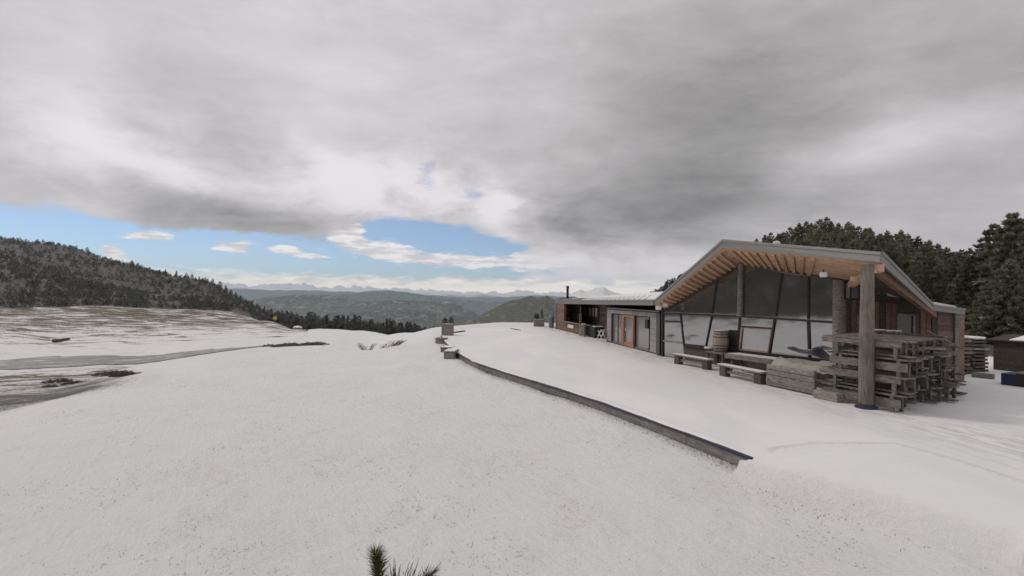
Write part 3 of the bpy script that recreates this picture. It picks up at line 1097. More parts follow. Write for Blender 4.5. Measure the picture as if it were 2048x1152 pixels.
# ------------------------------------------------------------------ mountain hut
WA, WB = G(1105, 656), G(1316, 710)          # line of the low wing
WT = (WB - WA).normalized()
WN = Vector((-WT.y, WT.x, 0))
if WN.x < 0:
    WN = -WN
GA = Vector((7.95, 27.9, 0))
GB = Vector((12.24, 19.3, 0))
GT = (GB - GA).normalized()
GN = Vector((-GT.y, GT.x, 0))
if GN.x < 0:
    GN = -GN
gw = lambda u, v, off=0.0: ONW(u, v, GA, GB, off)
ww = lambda u, v, off=0.0: ONW(u, v, WA, WB, off)
UPV = Vector((0, 0, 1))
hut = world_thing('mountain_hut', Vector((12, 26, 0)), 'long low timber and glass mountain hut with a folded gable roof', 'hut')

# glass front
PANES = [
    [(1328, 617), (1483, 526), (1480, 631), (1425, 629), (1327, 624)], ]
bays_up = [[(1328, 621), (1434, 555), (1424, 627), (1328, 623.5)],
           [(1436, 554), (1474, 531), (1474, 629.5), (1426, 627.2)],
           [(1489, 529), (1562, 545), (1550, 634), (1484, 630.5)],
           [(1566, 546), (1615, 553), (1615, 638.5), (1553, 634.3)],
           [(1620, 553.5), (1667, 559), (1667, 642), (1619, 638.8)]]
bays_lo = [[(1328, 628), (1360, 629), (1361, 641), (1328, 640)],
           [(1328, 645), (1362, 646), (1366, 684), (1328, 679)],
           [(1328, 684), (1366, 688), (1369, 720), (1328, 711)],
           [(1364, 629.5), (1422, 632), (1411, 692), (1370, 687)],
           [(1426, 632), (1477, 635), (1473, 700), (1414, 693)],
           [(1483, 635), (1548, 639), (1545, 655), (1483, 651)],
           [(1552, 639.5), (1614, 643.5), (1617, 716), (1541, 708)],
           [(1619, 644), (1690, 648.5), (1690, 724), (1622, 716)]]
glass_wall = MB()
plinth_top = [gw(1369, 689, 0.06), gw(1410, 694, 0.06), gw(1477, 703, 0.06), gw(1540, 710, 0.06), gw(1690, 726, 0.06)]
for a, b in zip(plinth_top[:-1], plinth_top[1:]):
    glass_wall.prism([Vector((a.x, a.y, -0.05)), Vector((b.x, b.y, -0.05)), b, a], GN * 0.12)
gfront = glass_wall.build('glass_front_plinth', M['dark_wood'], hut)
for k, bay in enumerate(bays_up + bays_lo):
    pts = [gw(u, v, 0.05) for u, v in bay]
    t1, t2 = random.uniform(-.004, .004), random.uniform(-.004, .004)
    c0 = sum(pts, Vector()) / len(pts)
    pts = [p + GN * ((p - c0).dot(GT) * t1 + (p.z - c0.z) * t2) for p in pts]
    MB().prism(pts, GN * 0.025).build('pane', M['glass'], gfront)


def mull(a, b, w=0.055, d=0.09, off=0.04, mat='frame', par=None, name='mullion'):
    return MB().beam(gw(*a, off), gw(*b, off), d, w, up=GT if abs(a[0] - b[0]) < 22 and abs(a[1] - b[1]) > 20 else UPV).build(name, M[mat], par or gfront)


mull((1326, 626), (1479, 632.5), 0.075, 0.10, 0.03, name='transom')
mull((1481.5, 632.6), (1690, 646), 0.075, 0.10, 0.03, name='transom')
mull((1327, 642.3), (1361, 643.8), 0.06, name='transom')
mull((1327, 681.5), (1366, 686), 0.07, mat='light_frame', name='transom')
mull((1361.5, 629), (1368, 690))
mull((1435, 555), (1424.3, 627), 0.06)
mull((1424, 631), (1411.5, 696))
mull((1480, 635), (1475, 703), 0.08)
mull((1564, 546), (1551.5, 633), 0.06)
mull((1550, 637.5), (1538.5, 709), 0.08)
mull((1617.3, 553), (1616.8, 638), 0.06)
mull((1616.8, 643), (1619.8, 718), 0.09)
mull((1325.6, 620), (1325.6, 713), 0.12, 0.12)
mull((1368, 690), (1476, 701.5), 0.14, 0.10, 0.0, name='sill')
mull((1477, 702.5), (1690, 725), 0.10, 0.10, 0.0, name='sill')
# dark seat board under the second bay
# opening sash with pale wooden frame
sash = [gw(u, v, 0.03) for u, v in [(1484, 655), (1544, 659), (1537, 705), (1479, 699.5)]]
sq = MB()
for i in range(4):
    sq.beam(sash[i], sash[(i + 1) % 4], 0.06, 0.085, up=GN.cross(sash[(i + 1) % 4] - sash[i]))
sashf = sq.build('sash_frame', M['light_frame'], gfront)
MB().prism([gw(u, v, 0.055) for u, v in [(1485, 657), (1542, 660.5), (1536, 703), (1480, 698)]], GN * 0.02).build('pane', M['glass'], gfront)
mull((1481, 653.2), (1546, 657), 0.06, name='transom')
# timber posts of the glass front
for (u0, v0), (u1, v1), w in [((1481.5, 527), (1480, 612), 0.27), ((1679, 560), (1680, 735), 0.46)]:
    a, b = gw(u0, v0, -0.02), gw(u1, v1, -0.02)
    if w > 0.4:
        b = Vector((a.x, a.y, -0.02))
    else:
        b = Vector((a.x, a.y, 2.32))
    MB().tube([b, a], [w / 2, w / 2 * 0.92], 14).build('timber_column', M['grey_wood'], hut, True)

# roof edge: L eave, K ridge, R corner over the post, Q right eave, S end
RT = [P(1310, 600, 27.2), P(1446.5, 478.5, 22.0), P(1764, 504, 14.9), P(1866, 609, 18.0), P(1929, 617, 18.6)]
RB = [P(1310, 611, 27.2), P(1447, 496, 22.0), P(1760, 525, 14.9), P(1864, 621, 18.0), P(1929, 629, 18.6)]
WL_T, WL_B = P(1110, 601, 52.5), P(1110, 607.5, 52.5)
back = [RT[0] + GN * 7, RT[1] + GN * 9 - UPV * 0.6, Vector((16.3, 23.4, 4.2)), RT[3] + Vector((2.4, 5, -0.1)), RT[4] + Vector((2.2, 5, -0.1))]
roof = MB()
for i in range(4):
    roof.prism([RT[i] - UPV * 0.02, RT[i + 1] - UPV * 0.02, back[i + 1] - UPV * 0.02, back[i] - UPV * 0.02], -UPV * 0.12)
roof_o = roof.build('roof', M['roof_metal'], hut)
for i in range(4):
    a0, a1, b0, b1 = RT[i], RT[i + 1], RB[i], RB[i + 1]
    dd = Vector((a1.x - a0.x, a1.y - a0.y, 0)).normalized()
    nn = Vector((-dd.y, dd.x, 0))
    if nn.dot(Vector((-a0.x, -a0.y, 0))) < 0:
        nn = -nn
    lo = 0.30
    c0, c1 = a0.lerp(b0, lo), a1.lerp(b1, lo)
    MB().prism([a0 + nn * .05, a1 + nn * .05, c1 + nn * .05, c0 + nn * .05], -nn * 0.10).build('drip_edge', M['fascia'], roof_o)
    MB().prism([c0 + nn * .02, c1 + nn * .02, b1 + nn * .02, b0 + nn * .02], -nn * 0.07).build('fascia_board', M['fascia'], roof_o)

# soffit of larch boards: between the fascia foot and the head of the walls
g_l, g_k, g_r = gw(1330, 617), gw(1483, 525), gw(1700, 561)
w_r = Vector((15.7, 19.25, 2.80))
SOFF = [([RB[0], RB[1], g_k, g_l], 17), ([RB[1], RB[2], g_r, g_k], 15), ([RB[2], RB[3], w_r, g_r], 9)]
for (a, b, c, d), nb in SOFF:
    q = MB()
    q.prism([a, b, c, d], UPV * 0.03)
    smat = M['dark_wood'] if nb == 9 else M['orange_wood']  # right facet: its shadow is painted in with the dark timber colour
    so = q.build('soffit', smat, roof_o)
    # boards: thin laths along the edge direction, each a hand's breadth, with open joints
    nl = 7
    for j in range(nl):
        f0, f1 = (j + 0.06) / nl, (j + 0.94) / nl
        pts = [a.lerp(d, f0), b.lerp(c, f0), b.lerp(c, f1), a.lerp(d, f1)]
        MB().prism([p - UPV * 0.012 for p in pts], UPV * 0.01).build('soffit_board', smat, so)
    for k in range(1, nb):
        f = k / nb
        p, e = a.lerp(b, f), d.lerp(c, f)
        if nb == 9 or (nb == 15 and k > 10):
            continue
        MB().beam(p.lerp(e, 0.05) - UPV * 0.055, e - UPV * 0.055, 0.11, 0.08).build('rafter', M['orange_wood'], so)
# hip rafters and edge beams
MB().beam(RB[2] - UPV * 0.13 + Vector((.1, .1, 0)), g_r - UPV * 0.16, 0.16, 0.24).build('hip_rafter', M['orange_wood'], roof_o)
MB().beam(RB[2].lerp(g_r, .12) - UPV * 0.14, RB[3].lerp(w_r, .25) - UPV * 0.14, 0.16, 0.24).build('edge_beam', M['brown_wood'], roof_o)
MB().beam(g_l - UPV * 0.06, g_k - UPV * 0.06, 0.14, 0.10).build('wall_plate', M['dark_wood'], roof_o)
MB().beam(g_k - UPV * 0.06, g_r - UPV * 0.06, 0.14, 0.10).build('wall_plate', M['dark_wood'], roof_o)

# free post under the near roof corner
pb = G(1732, 816)
pt = Vector((pb.x + 0.02, pb.y, RB[2].z - 0.05))
q = MB().tube([pb - UPV * 0.02, pb.lerp(pt, 0.5), pt], [0.205, 0.19, 0.165], 16)
post = q.build('corner_post', M['post_wood'], hut, True)
MB().lathe([(0.28, -0.01), (0.28, 0.05), (0.24, 0.06), (0.23, 0.12), (0.21, 0.13)], 20, pb).build('post_base', M['cap_metal'], post)

# right wing: vertical boards, then the red-brown cladding, under the eave Q-S
R1 = Vector((GB.x + 0.1, GB.y + 0.15, 0))
R2 = Vector((16.15, 19.15, 0))
R3 = Vector((17.55, 20.4, 0))
rt = (R2 - R1).normalized()
rn = Vector((rt.y, -rt.x, 0))
q = MB().prism([R1, R2, R2 + UPV * 2.84, R1 + UPV * 3.2], -rn * 0.2)
q.prism([R2 + UPV * 2.84, R1 + UPV * 3.2, R1 + UPV * 3.45, R2 + UPV * 3.0], -rn * 0.15)
rw = q.build('right_wing_wall', M['dark_wood'], hut)
L_ = (R2 - R1).length
nb = 19
for k in range(nb):
    if k in (2, 3, 9, 10, 11):
        continue
    a = R1 + rt * (L_ * (k + 0.08) / nb)
    b = R1 + rt * (L_ * (k + 0.92) / nb)
    z0, z1 = 0.05, 2.84 + 0.3 * (1 - k / nb)
    pro = 0.02 + 0.012 * (k % 2)
    m_ = M['red_wood'] if k > 15 else (M['brown_wood'] if k % 3 else M['dark_wood'])
    if k > 15:
        continue
    MB().prism([a + UPV * z0, b + UPV * z0, b + UPV * z1, a + UPV * z1], rn * pro).build('plank', m_, rw)
for j in range(14):
    a = R1 + rt * (L_ * 16 / nb)
    z0, z1 = 0.1 + j * 0.195, 0.1 + j * 0.195 + 0.185
    MB().prism([a + UPV * z0, R2 + UPV * z0, R2 + UPV * z1, a + UPV * z1], rn * 0.03).build('plank', M['red_wood'], rw)
    MB().prism([R2 + UPV * z0, R3 + UPV * z0, R3 + UPV * z1, R2 + UPV * z1], Vector((0.02, -0.03, 0))).build('plank', M['brown_wood'], rw)
MB().beam(R2 + rn * 0.05 - UPV * 0.0, R2 + rn * 0.05 + UPV * 2.8, 0.14, 0.14).build('corner_board', M['grey_wood'], rw)
for k0, k1 in ((2, 4), (9, 12)):
    a = R1 + rt * (L_ * (k0 + 0.1) / nb)
    b = R1 + rt * (L_ * (k1 - 0.1) / nb)
    wf = MB()
    for s_, e_ in ((a + UPV * 1.1, b + UPV * 1.1), (b + UPV * 1.1, b + UPV * 2.6), (b + UPV * 2.6, a + UPV * 2.6), (a + UPV * 2.6, a + UPV * 1.1)):
        wf.beam(s_ + rn * .03, e_ + rn * .03, 0.08, 0.07, up=rn.cross(e_ - s_))
    wfo = wf.build('window_frame', M['grey_wood'], rw)
    MB().prism([a + UPV * 1.12, b + UPV * 1.12, b + UPV * 2.58, a + UPV * 2.58], rn * 0.012).build('window_pane', M['glass_dark'], rw)
# snow lying on the right eave
sb = [RT[3] + Vector((0.15, 0.12, 0.01)), RT[4] + Vector((-0.25, 0.05, 0.01)), RT[4] + Vector((0.6, 3, 0.2)), RT[3] + Vector((1.4, 3, 0.2))]
MB().prism(sb, UPV * 0.07).build('roof_snow', M['snow_thin'], roof_o)

# ---- low left wing: roof, snow, fascia
wing_back = 5.0
rl0, rl1 = WL_T, RT[0] + Vector((0.0, 0.25, 0))
ridge0, ridge1 = P(1136, 598, 55.5), P(1330, 585, 31.5)
wroof = MB().prism([rl0 - UPV * .01, rl1 - UPV * .01, ridge1, ridge0], -UPV * 0.1)
wroof.prism([ridge0 - UPV * .01, ridge1 - UPV * .01, ridge1 + WN * 5 - UPV * 0.9, ridge0 + WN * 5 - UPV * 0.9], -UPV * 0.1)
wroof_o = wroof.build('low_wing_roof', M['roof_metal'], hut)
MB().prism([rl0.lerp(rl1, 0.06) + UPV * .015 + WN * .15, rl1 + UPV * .015 + WN * .1, ridge1 + UPV * .015, ridge0.lerp(ridge1, .08) + UPV * .015], UPV * 0.05).build('roof_snow', M['snow_thin'], wroof_o)
# standing seams lifting the snow along the eave
for k in range(26):
    f = 0.08 + 0.9 * k / 26
    a = rl0.lerp(rl1, f) + UPV * .05
    b = ridge0.lerp(ridge1, f) + UPV * .05
    MB().beam(a + WN * 0.04, a.lerp(b, 0.5), 0.06, 0.09).build('roof_seam', M['snow_thin'] if k > 9 else M['fascia'], wroof_o)
nn = -WN
lo0, lo1 = WL_B, RB[0] + Vector((0, .25, 0))
MB().prism([rl0 + nn * .06, rl1 + nn * .06, rl1.lerp(lo1, .3) + nn * .06, rl0.lerp(lo0, .3) + nn * .06], WN * 0.1).build('drip_edge', M['fascia'], wroof_o)
MB().prism([rl0.lerp(lo0, .3) + nn * .03, rl1.lerp(lo1, .3) + nn * .03, lo1 + nn * .03, lo0 + nn * .03], WN * 0.07).build('fascia_board', M['fascia'], wroof_o)
MB().prism([lo0 + UPV * .02, lo1 + UPV * .02, lo1 + WN * 4 + UPV * .02, lo0 + WN * 4 + UPV * .02], UPV * 0.04).build('soffit', M['brown_wood'], wroof_o)
# end fascia of the far gable end
MB().prism([rl0, ridge0, ridge0 - UPV * .25, rl0 - UPV * .28], -WT * 0.06).build('end_fascia', M['fascia'], wroof_o)

# walls of the wing: recessed back wall
def wpt(u, z, off=0.0):
    """point on the wing line at pixel column u, height z, set back off"""
    g = ww(u, 660, off)
    return Vector((g.x, g.y, z))


def zof(u, v, off=0.0):
    return ww(u, v, off).z


bw = MB().prism([wpt(1112, -0.1, 1.7), wpt(1322, -0.1, 1.7), wpt(1322, 2.75, 1.7), wpt(1112, 2.5, 1.7)], WN * 0.2)
bwo = bw.build('wing_back_wall', M['dark_wood'], hut)
a, b = wpt(1112, 0, 1.7), wpt(1230, 0, 1.7)
for j in range(13):
    z0 = 0.05 + j * 0.19
    MB().prism([a + UPV * z0, b + UPV * z0, b + UPV * (z0 + .18), a + UPV * (z0 + .18)], -WN * 0.025).build('plank', M['grey_wood'] if j % 4 else M['brown_wood'], bwo)
# recess windows with white curtains
for (u0, u1) in ((1163, 1176), (1178, 1197)):
    a, b = wpt(u0, 1.10, 1.62), wpt(u1, 1.10, 1.62)
    A2, B2 = a + UPV * 1.15, b + UPV * 1.15
    wf = MB()
    for s_, e_ in ((a, b), (b, B2), (B2, A2), (A2, a)):
        wf.beam(s_, e_, 0.06, 0.08, up=WN.cross(e_ - s_))
    wfo = wf.build('window_frame', M['brown_wood'], bwo)
    MB().prism([a, b, B2, A2], WN * 0.01).build('window_pane', M['glass_dull'], wfo)
    n_c = 1 if u0 < 1170 else 3
    for k in range(n_c):
        f0 = (k + 0.08) / n_c
        f1 = (k + 0.80) / n_c
        p0, p1 = a.lerp(b, f0), a.lerp(b, f1)
        cq = MB()
        nf = 5
        for i in range(nf):
            s0, s1 = p0.lerp(p1, i / nf), p0.lerp(p1, (i + 1) / nf)
            o0 = -WN * (0.05 + 0.025 * (i % 2))
            o1 = -WN * (0.05 + 0.025 * ((i + 1) % 2))
            zb = 0.40 + 0.10 * math.sin(i * 1.7 + k)
            cq.prism([s0 + o0 + UPV * zb, s1 + o1 + UPV * zb, s1 + o1 + UPV * 1.1, s0 + o0 + UPV * 1.1], -WN * 0.008)
        cq.build('curtain', M['curtain'], wfo)

# cabin at the far end
cz = lambda u: 2.40 + 0.1 * (u - 1110) / 50
cab = MB()
cab.prism([wpt(1112.5, -.05, .08), wpt(1128, -.05, .08), wpt(1128, 2.45, .08), wpt(1112.5, 2.45, .08)], WN * 0.15)
cab.prism([wpt(1128, -.05, .08), wpt(1161, -.05, .08), wpt(1161, .85, .08), wpt(1128, .85, .08)], WN * 0.15)
cab.prism([wpt(1112.5, -.05, .1), wpt(1112.5, -.05, 2.4), wpt(1112.5, 2.45, 2.4), wpt(1112.5, 2.45, .1)], WT * 0.12)
cab.prism([wpt(1161, -.05, .23), wpt(1161, -.05, 2.39), wpt(1161, 2.45, 2.39), wpt(1161, 2.45, .23)], -WT * 0.12)
cabo = cab.build('cabin_wall', M['brown_wood'], hut)
for j in range(13):
    z0 = 0.12 + j * 0.182
    z1 = z0 + 0.172
    MB().prism([wpt(1113.5, z0, .08), wpt(1128, z0, .08), wpt(1128, z1, .08), wpt(1113.5, z1, .08)], -WN * 0.03).build('plank', M['red_wood'] if j > 2 else M['brown_wood'], cabo)
    if j < 4:
        MB().prism([wpt(1128.2, z0, .08), wpt(1160, z0, .08), wpt(1160, z1, .08), wpt(1128.2, z1, .08)], -WN * 0.03).build('plank', M['brown_wood'], cabo)
MB().beam(wpt(1128, .88, 0.0), wpt(1160, .88, 0.0), 0.34, 0.05).build('counter', M['grey_wood'], cabo)
MB().beam(wpt(1112.6, 0, .03), wpt(1112.6, 2.45, .03), 0.16, 0.14).build('corner_board', M['grey_wood'], cabo)
MB().beam(wpt(1160.5, -0.03, -.03), wpt(1160.5, 1.75, -.03), 0.22, 0.16).build('post', M['red_wood'], cabo)
MB().beam(wpt(1133.5, .9, 1.2), wpt(1133.5, 2.3, 1.2), 0.12, 0.12).build('inner_post', M['grey_wood'], cabo)
sg = MB().prism([wpt(1136, .40, .02), wpt(1147, .40, .02), wpt(1147, .68, .02), wpt(1136, .68, .02)], -WN * 0.03).build('wall_sign', M['white'], None)
tag(sg, 'small pale board hung on the cabin wall below the counter', 'sign')
bxs = MB().beam(wpt(1135, .905, .9), wpt(1135, 1.30, .9), 0.42, 0.36).build('carton', M['grey_wood'], None, bevel=0.02)
tag(bxs, 'small pale box on the counter inside the open cabin', 'box')

# entrance porch clad with grey stone panels
pz = lambda u: 2.34 - 0.12 * (u - 1212) / 104
por = MB()
def slab(u0, u1, z0, z1, off, th, mb, zz1=None):
    zz1 = z1 if zz1 is None else zz1
    mb.prism([wpt(u0, z0, off), wpt(u1, z0, off), wpt(u1, zz1, off), wpt(u0, z1, off)], WN * th)
slab(1214, 1223, -.05, 2.0, .04, .3, por)
slab(1300, 1315.5, -.05, 2.0, .04, .3, por)
slab(1214, 1315.5, 2.0, 2.28, .04, .3, por)
slab(1214, 1316, -.05, 0.06, .03, .5, por)
por.prism([wpt(1213, 2.28, 0), wpt(1316.5, 2.28, 0), wpt(1316.5, 2.28, 2.4), wpt(1213, 2.28, 2.4)], UPV * 0.05)
por.prism([wpt(1213.5, -.05, .3), wpt(1213.5, -.05, 2.4), wpt(1213.5, 2.28, 2.4), wpt(1213.5, 2.28, .3)], WT * 0.2)
sideA, sideB = wpt(1315.5, 0, .05), Vector((GA.x - 0.05, GA.y + 0.1, 0))
por.prism([sideA - UPV * .05, sideB - UPV * .05, sideB + UPV * 2.28, sideA + UPV * 2.28], -WT * 0.25)
M['stone_joint'] = mat_plain('stone_joint', (0.10, 0.095, 0.095), 0.9)
poro = por.build('porch', M['stone_joint'], hut)
MB().prism([wpt(1212, 2.33, -.06), wpt(1317.5, 2.33, -.06), wpt(1317.5, 2.33, 2.4), wpt(1212, 2.33, 2.4)], UPV * 0.06).build('porch_coping', M['fascia'], poro)
npn = 16
for k in range(npn):
    u0 = 1214.5 + (1315 - 1214.5) * (k + .04) / npn
    u1 = 1214.5 + (1315 - 1214.5) * (k + .96) / npn
    q = MB()
    slab(u0, u1, 2.03, 2.26, .04, -0.02 - 0.008 * random.random(), q)
    q.build('stone_panel', M['stone'], poro)
for (u0, u1) in ((1214.3, 1222.6), (1301, 1315.2)):
    for j in range(6):
        z0 = 0.08 + j * 0.325
        q = MB()
        slab(u0, u1, z0, z0 + .31, .04, -0.02 - 0.01 * random.random(), q)
        q.build('stone_panel', M['stone'], poro)
sd = (sideB - sideA)
for j in range(7):
    z0 = 0.05 + j * 0.318
    MB().prism([sideA + sd * .02 + UPV * z0, sideA + sd * .98 + UPV * z0, sideA + sd * .98 + UPV * (z0 + .305), sideA + sd * .02 + UPV * (z0 + .305)], WT * 0.02).build('stone_panel', M['stone_shaded'], poro)
for (u0, u1, mt) in ((1223.5, 1244.5, 'glass_dull'), (1271, 1299.5, 'glass_dull')):
    q = MB()
    slab(u0, u1, 0.12, 1.97, .16, .02, q)
    q.build('window_pane', M[mt], poro)
    q = MB()
    slab(u0, u1, 0.06, 0.13, .08, .12, q)
    q.build('window_sill', M['grey_wood'], poro)
    for uu in (u0, u1):
        MB().beam(wpt(uu, 0.1, .13), wpt(uu, 1.99, .13), 0.06, 0.08, up=WN).build('window_jamb', M['frame'], poro)
MB().beam(wpt(1236, 0.13, .14), wpt(1236, 1.97, .14), 0.05, 0.05, up=WN).build('window_bar', M['brown_wood'], poro)
dr = MB()
for (p, q_) in ((wpt(1247.3, 0.04, .06), wpt(1247.3, 1.99, .06)), (wpt(1267, 0.04, .06), wpt(1267, 1.99, .06))):
    dr.beam(p, q_, 0.26, 0.14, up=WN)
dr.beam(wpt(1248.5, 1.93, .06), wpt(1266, 1.93, .06), 0.12, 0.10)
dr.beam(wpt(1248.5, .16, .07), wpt(1265.5, .16, .07), 0.08, 0.26)
door = dr.build('door', M['door_wood'], hut)
q = MB()
slab(1249.4, 1265, .29, 1.87, .10, .02, q)
q.build('door_glass', M['glass_dull'], door)
MB().beam(wpt(1251, 1.0, .0), wpt(1251, 1.18, .0), 0.04, 0.04, up=WN).build('handle', M['white'], door)
mb_ = MB()
slab(1294.5, 1300.5, 1.35, 1.85, .12, -0.16, mb_)
mbo = mb_.build('notice_box', M['iron'], None, bevel=0.01)
tag(mbo, 'small dark box fixed on the right jamb of the hut entrance', 'box')

# chimney pipe
cb_ = P(1135, 597, 56)
chm = MB().lathe([(0.13, -0.6), (0.13, 1.12), (0.155, 1.13), (0.155, 1.28), (0.12, 1.33), (0.05, 1.35)], 14, cb_).build('chimney', M['iron'], wroof_o, True)

# lamps
def floodlight(loc, face, label, s=1.0):
    o = empty('floodlight', loc, math.atan2(face.y, face.x), label, 'lamp', 'lamps under the hut eaves')
    MB().box(-.10 * s, .10 * s, -.18 * s, .18 * s, -.16 * s, .12 * s).build('housing', M['white'], o, bevel=0.02 * s)
    MB().box(.101 * s, .115 * s, -.14 * s, .14 * s, -.11 * s, .07 * s).build('lens', M['curtain'], o)
    MB().box(-.03 * s, .03 * s, -.03 * s, .03 * s, .12 * s, .24 * s).build('bracket', M['iron'], o)
    return o
toc = lambda p: Vector((-p.x, -p.y, 0)).normalized()
l1 = P(1317, 615, 27.0)
floodlight(l1, toc(l1), 'white lamp at the eave corner above the stone porch end', 0.8)
l2 = P(1330.5, 608.5, 27.0)
floodlight(l2, toc(l2), 'flat white lamp under the soffit edge right of the porch lamp', 0.8)
l3 = P(1647, 548.5, 17.6)
floodlight(l3, toc(l3), 'white lamp under the soffit above the glass front', 0.62)
l4 = P(1708, 556.5, 18.0)
floodlight(l4, toc(l4), 'white lamp hung below the hip beside the thick corner post', 0.6)
ln = empty('wall_lantern', gw(1704, 580, 0.0), 0, 'glazed box lantern on the dark wall beside the corner post', 'lantern')
MB().box(-.14, .14, -.14, .14, -.30, .24).build('glazing', M['glass_dull'], ln)
for sx in (-.15, .15):
    for sy in (-.15, .15):
        MB().box(sx - .02, sx + .02, sy - .02, sy + .02, -.33, .27).build('bar', M['iron'], ln)
MB().quadbox([(-.2, -.2, .27), (.2, -.2, .27), (.2, .2, .27), (-.2, .2, .27), (-.05, -.05, .42), (.05, -.05, .42), (.05, .05, .42), (-.05, .05, .42)]).build('lid', M['iron'], ln)
MB().box(-.17, .17, -.17, .17, -.36, -.33).build('base', M['iron'], ln)
vp = P(1553, 486.5, 20.5)
vt = MB().lathe([(0.13, -0.25), (0.14, 0.0), (0.12, 0.06), (0.05, 0.09)], 12, vp).build('roof_vent', M['white'], roof_o, True)

# ------------------------------------------------------------------ furniture by the glass front
def bench_proto():
    o = empty('bench', (0, 0, 0), 0)
    MB().box(-1.2, 1.2, -.02, .17, .40, .45).build('seat_plank', M['grey_wood'], o, bevel=0.008)
    MB().box(-1.2, 1.2, -.21, -.03, .40, .45).build('seat_plank', M['grey_wood'], o, bevel=0.008)
    for x in (-.95, .95):
        MB().box(x - .17, x + .17, -.15, .11, 0, .40).build('leg', M['dark_wood'], o, bevel=0.01)
    MB().box(-.78, .78, -.06, .0, .14, .26).build('stretcher', M['grey_wood'], o)
    return o


def snow_cap(par, x0, x1, y0, y1, z, h=0.03):
    return MB().box(x0, x1, y0, y1, z, z + h).build('snow_cover', M['snow_thin'], par, bevel=0.012)


def along(p0, p1):
    d = p1 - p0
    return math.atan2(d.y, d.x)


b0, b1 = G(1352, 728), G(1413, 740)
bench = bench_proto()
mid = (b0 + b1) / 2
bench.location = (mid.x + .12, mid.y + .1, 0)
ang_b = along(b0, b1)
bench.rotation_euler.z = ang_b
bench.scale = ((b1 - b0).length / 2.15 * 1.0,) * 1 + (1, 1)
bench.scale = (1.0, 1.0, 1.0)
tag(bench, 'low grey plank bench with block legs, farthest left before the glass', 'bench', 'benches before the glass front')
snow_cap(bench, -1.19, 1.19, -.20, .16, .452)
bench2 = copy_tree(bench)
c0, c1 = G(1434, 750), G(1532, 772)
mid = (c0 + c1) / 2
bench2.location = (mid.x + .12, mid.y + .1, 0)
bench2.rotation_euler.z = along(c0, c1)
bench2['label'] = 'low grey plank bench in front of the barrel and the plank table'


def table_proto(L=2.4):
    o = empty('picnic_table', (0, 0, 0), 0)
    for k in range(4):
        y = -.40 + k * .205
        MB().box(-L / 2, L / 2, y, y + .19, .70, .745).build('table_plank', M['grey_wood'], o, bevel=0.006)
    MB().box(-L / 2 + .02, L / 2 - .02, -.44, -.405, .56, .735).build('apron_board', M['grey_wood'], o)
    MB().box(-L / 2 + .02, L / 2 - .02, .425, .46, .56, .735).build('apron_board', M['grey_wood'], o)
    for x in (-L / 2 + .3, L / 2 - .3):
        for s_ in (-1, 1):
            MB().beam((x, s_ * .38, 0), (x, s_ * .18, .70), .09, .07, up=(1, 0, 0)).build('leg', M['dark_wood'], o)
        MB().box(x - .03, x + .03, -.34, .34, .36, .45).build('cross_bar', M['grey_wood'], o)
    return o


tdir = along(GA, GB)
t1 = table_proto(2.6)
tp = G(1394, 724) + GN * 0.62
t1.location = (tp.x, tp.y, 0)
t1.rotation_euler.z = tdir
tag(t1, 'grey plank table behind the far left bench, in front of the dark sill', 'table', 'plank tables before the glass front')
t2 = copy_tree(t1)
tp = G(1492, 751) + GN * 0.66
t2.location = (tp.x, tp.y, 0)
t2['label'] = 'grey plank table with thin snow right of the barrel'
snow_cap(t2, -1.25, 1.25, -.3, .40, .746, .015)
t3 = copy_tree(t1)
tp = G(1590, 776) + GN * 1.0
t3.location = (tp.x, tp.y, 0)
t3['label'] = 'grey plank table under the pale crumpled canvas'

# barrel and its stand
bp = P(1441, 703, 23.4)
sx_ = gw(1441, 690, -0.40)
bp = Vector((sx_.x, sx_.y, 0))
zb = P(1441, 703.5, bp.y).z
st = empty('barrel_stand', (bp.x, bp.y, 0), tdir, 'low square plank stand carrying the wooden barrel', 'stand')
MB().box(-.52, .52, -.42, .38, zb - .07, zb - .004).build('top', M['grey_wood'], st, bevel=0.01)
for sx in (-.42, .42):
    for sy in (-.32, .28):
        MB().box(sx - .05, sx + .05, sy - .05, sy + .05, 0, zb - .07).build('leg', M['dark_wood'], st)
br_ = empty('barrel', (bp.x, bp.y, zb), 0, 'wooden barrel with iron hoops standing before the glass', 'barrel')
Hb = P(1441, 661, bp.y).z - zb
prf = [(0.27 + 0.065 * (1 - (2 * t_ - 1) ** 2), t_ * Hb) for t_ in np.linspace(0, 1, 11)]
MB().lathe(prf[:-1] + [(0.27, Hb), (0.25, Hb), (0.25, Hb - .04)], 24).build('body', M['barrel_wood'], br_, True)
for k in range(24):
    a = 2 * math.pi * k / 24
    q = MB()
    for t0, t1_ in zip(np.linspace(.02, .98, 7)[:-1], np.linspace(.02, .98, 7)[1:]):
        r0 = 0.273 + 0.065 * (1 - (2 * t0 - 1) ** 2)
        r1 = 0.273 + 0.065 * (1 - (2 * t1_ - 1) ** 2)
        w = .118
        pts = []
        for r, t_ in ((r0, t0), (r1, t1_)):
            for aa in (a - w, a + w):
                pts.append(Vector((r * math.cos(aa), r * math.sin(aa), t_ * Hb)))
        q.face([pts[0], pts[1], pts[3], pts[2]])
    q.build('stave', M['barrel_wood'], br_)
for t_ in (.05, .17, .30, .70, .83, .95):
    r = 0.282 + 0.065 * (1 - (2 * t_ - 1) ** 2)
    MB().lathe([(r - .01, t_ * Hb - .022), (r, t_ * Hb - .02), (r, t_ * Hb + .02), (r - .01, t_ * Hb + .022)], 24).build('hoop', M['hoop'], br_)
MB().lathe([(.25, Hb - .03), (.25, Hb + .012), (.2, Hb + .02), (.05, Hb + .022)], 20).build('lid', M['snow_thin'], br_)
cp = P(1421, 700, bp.y)
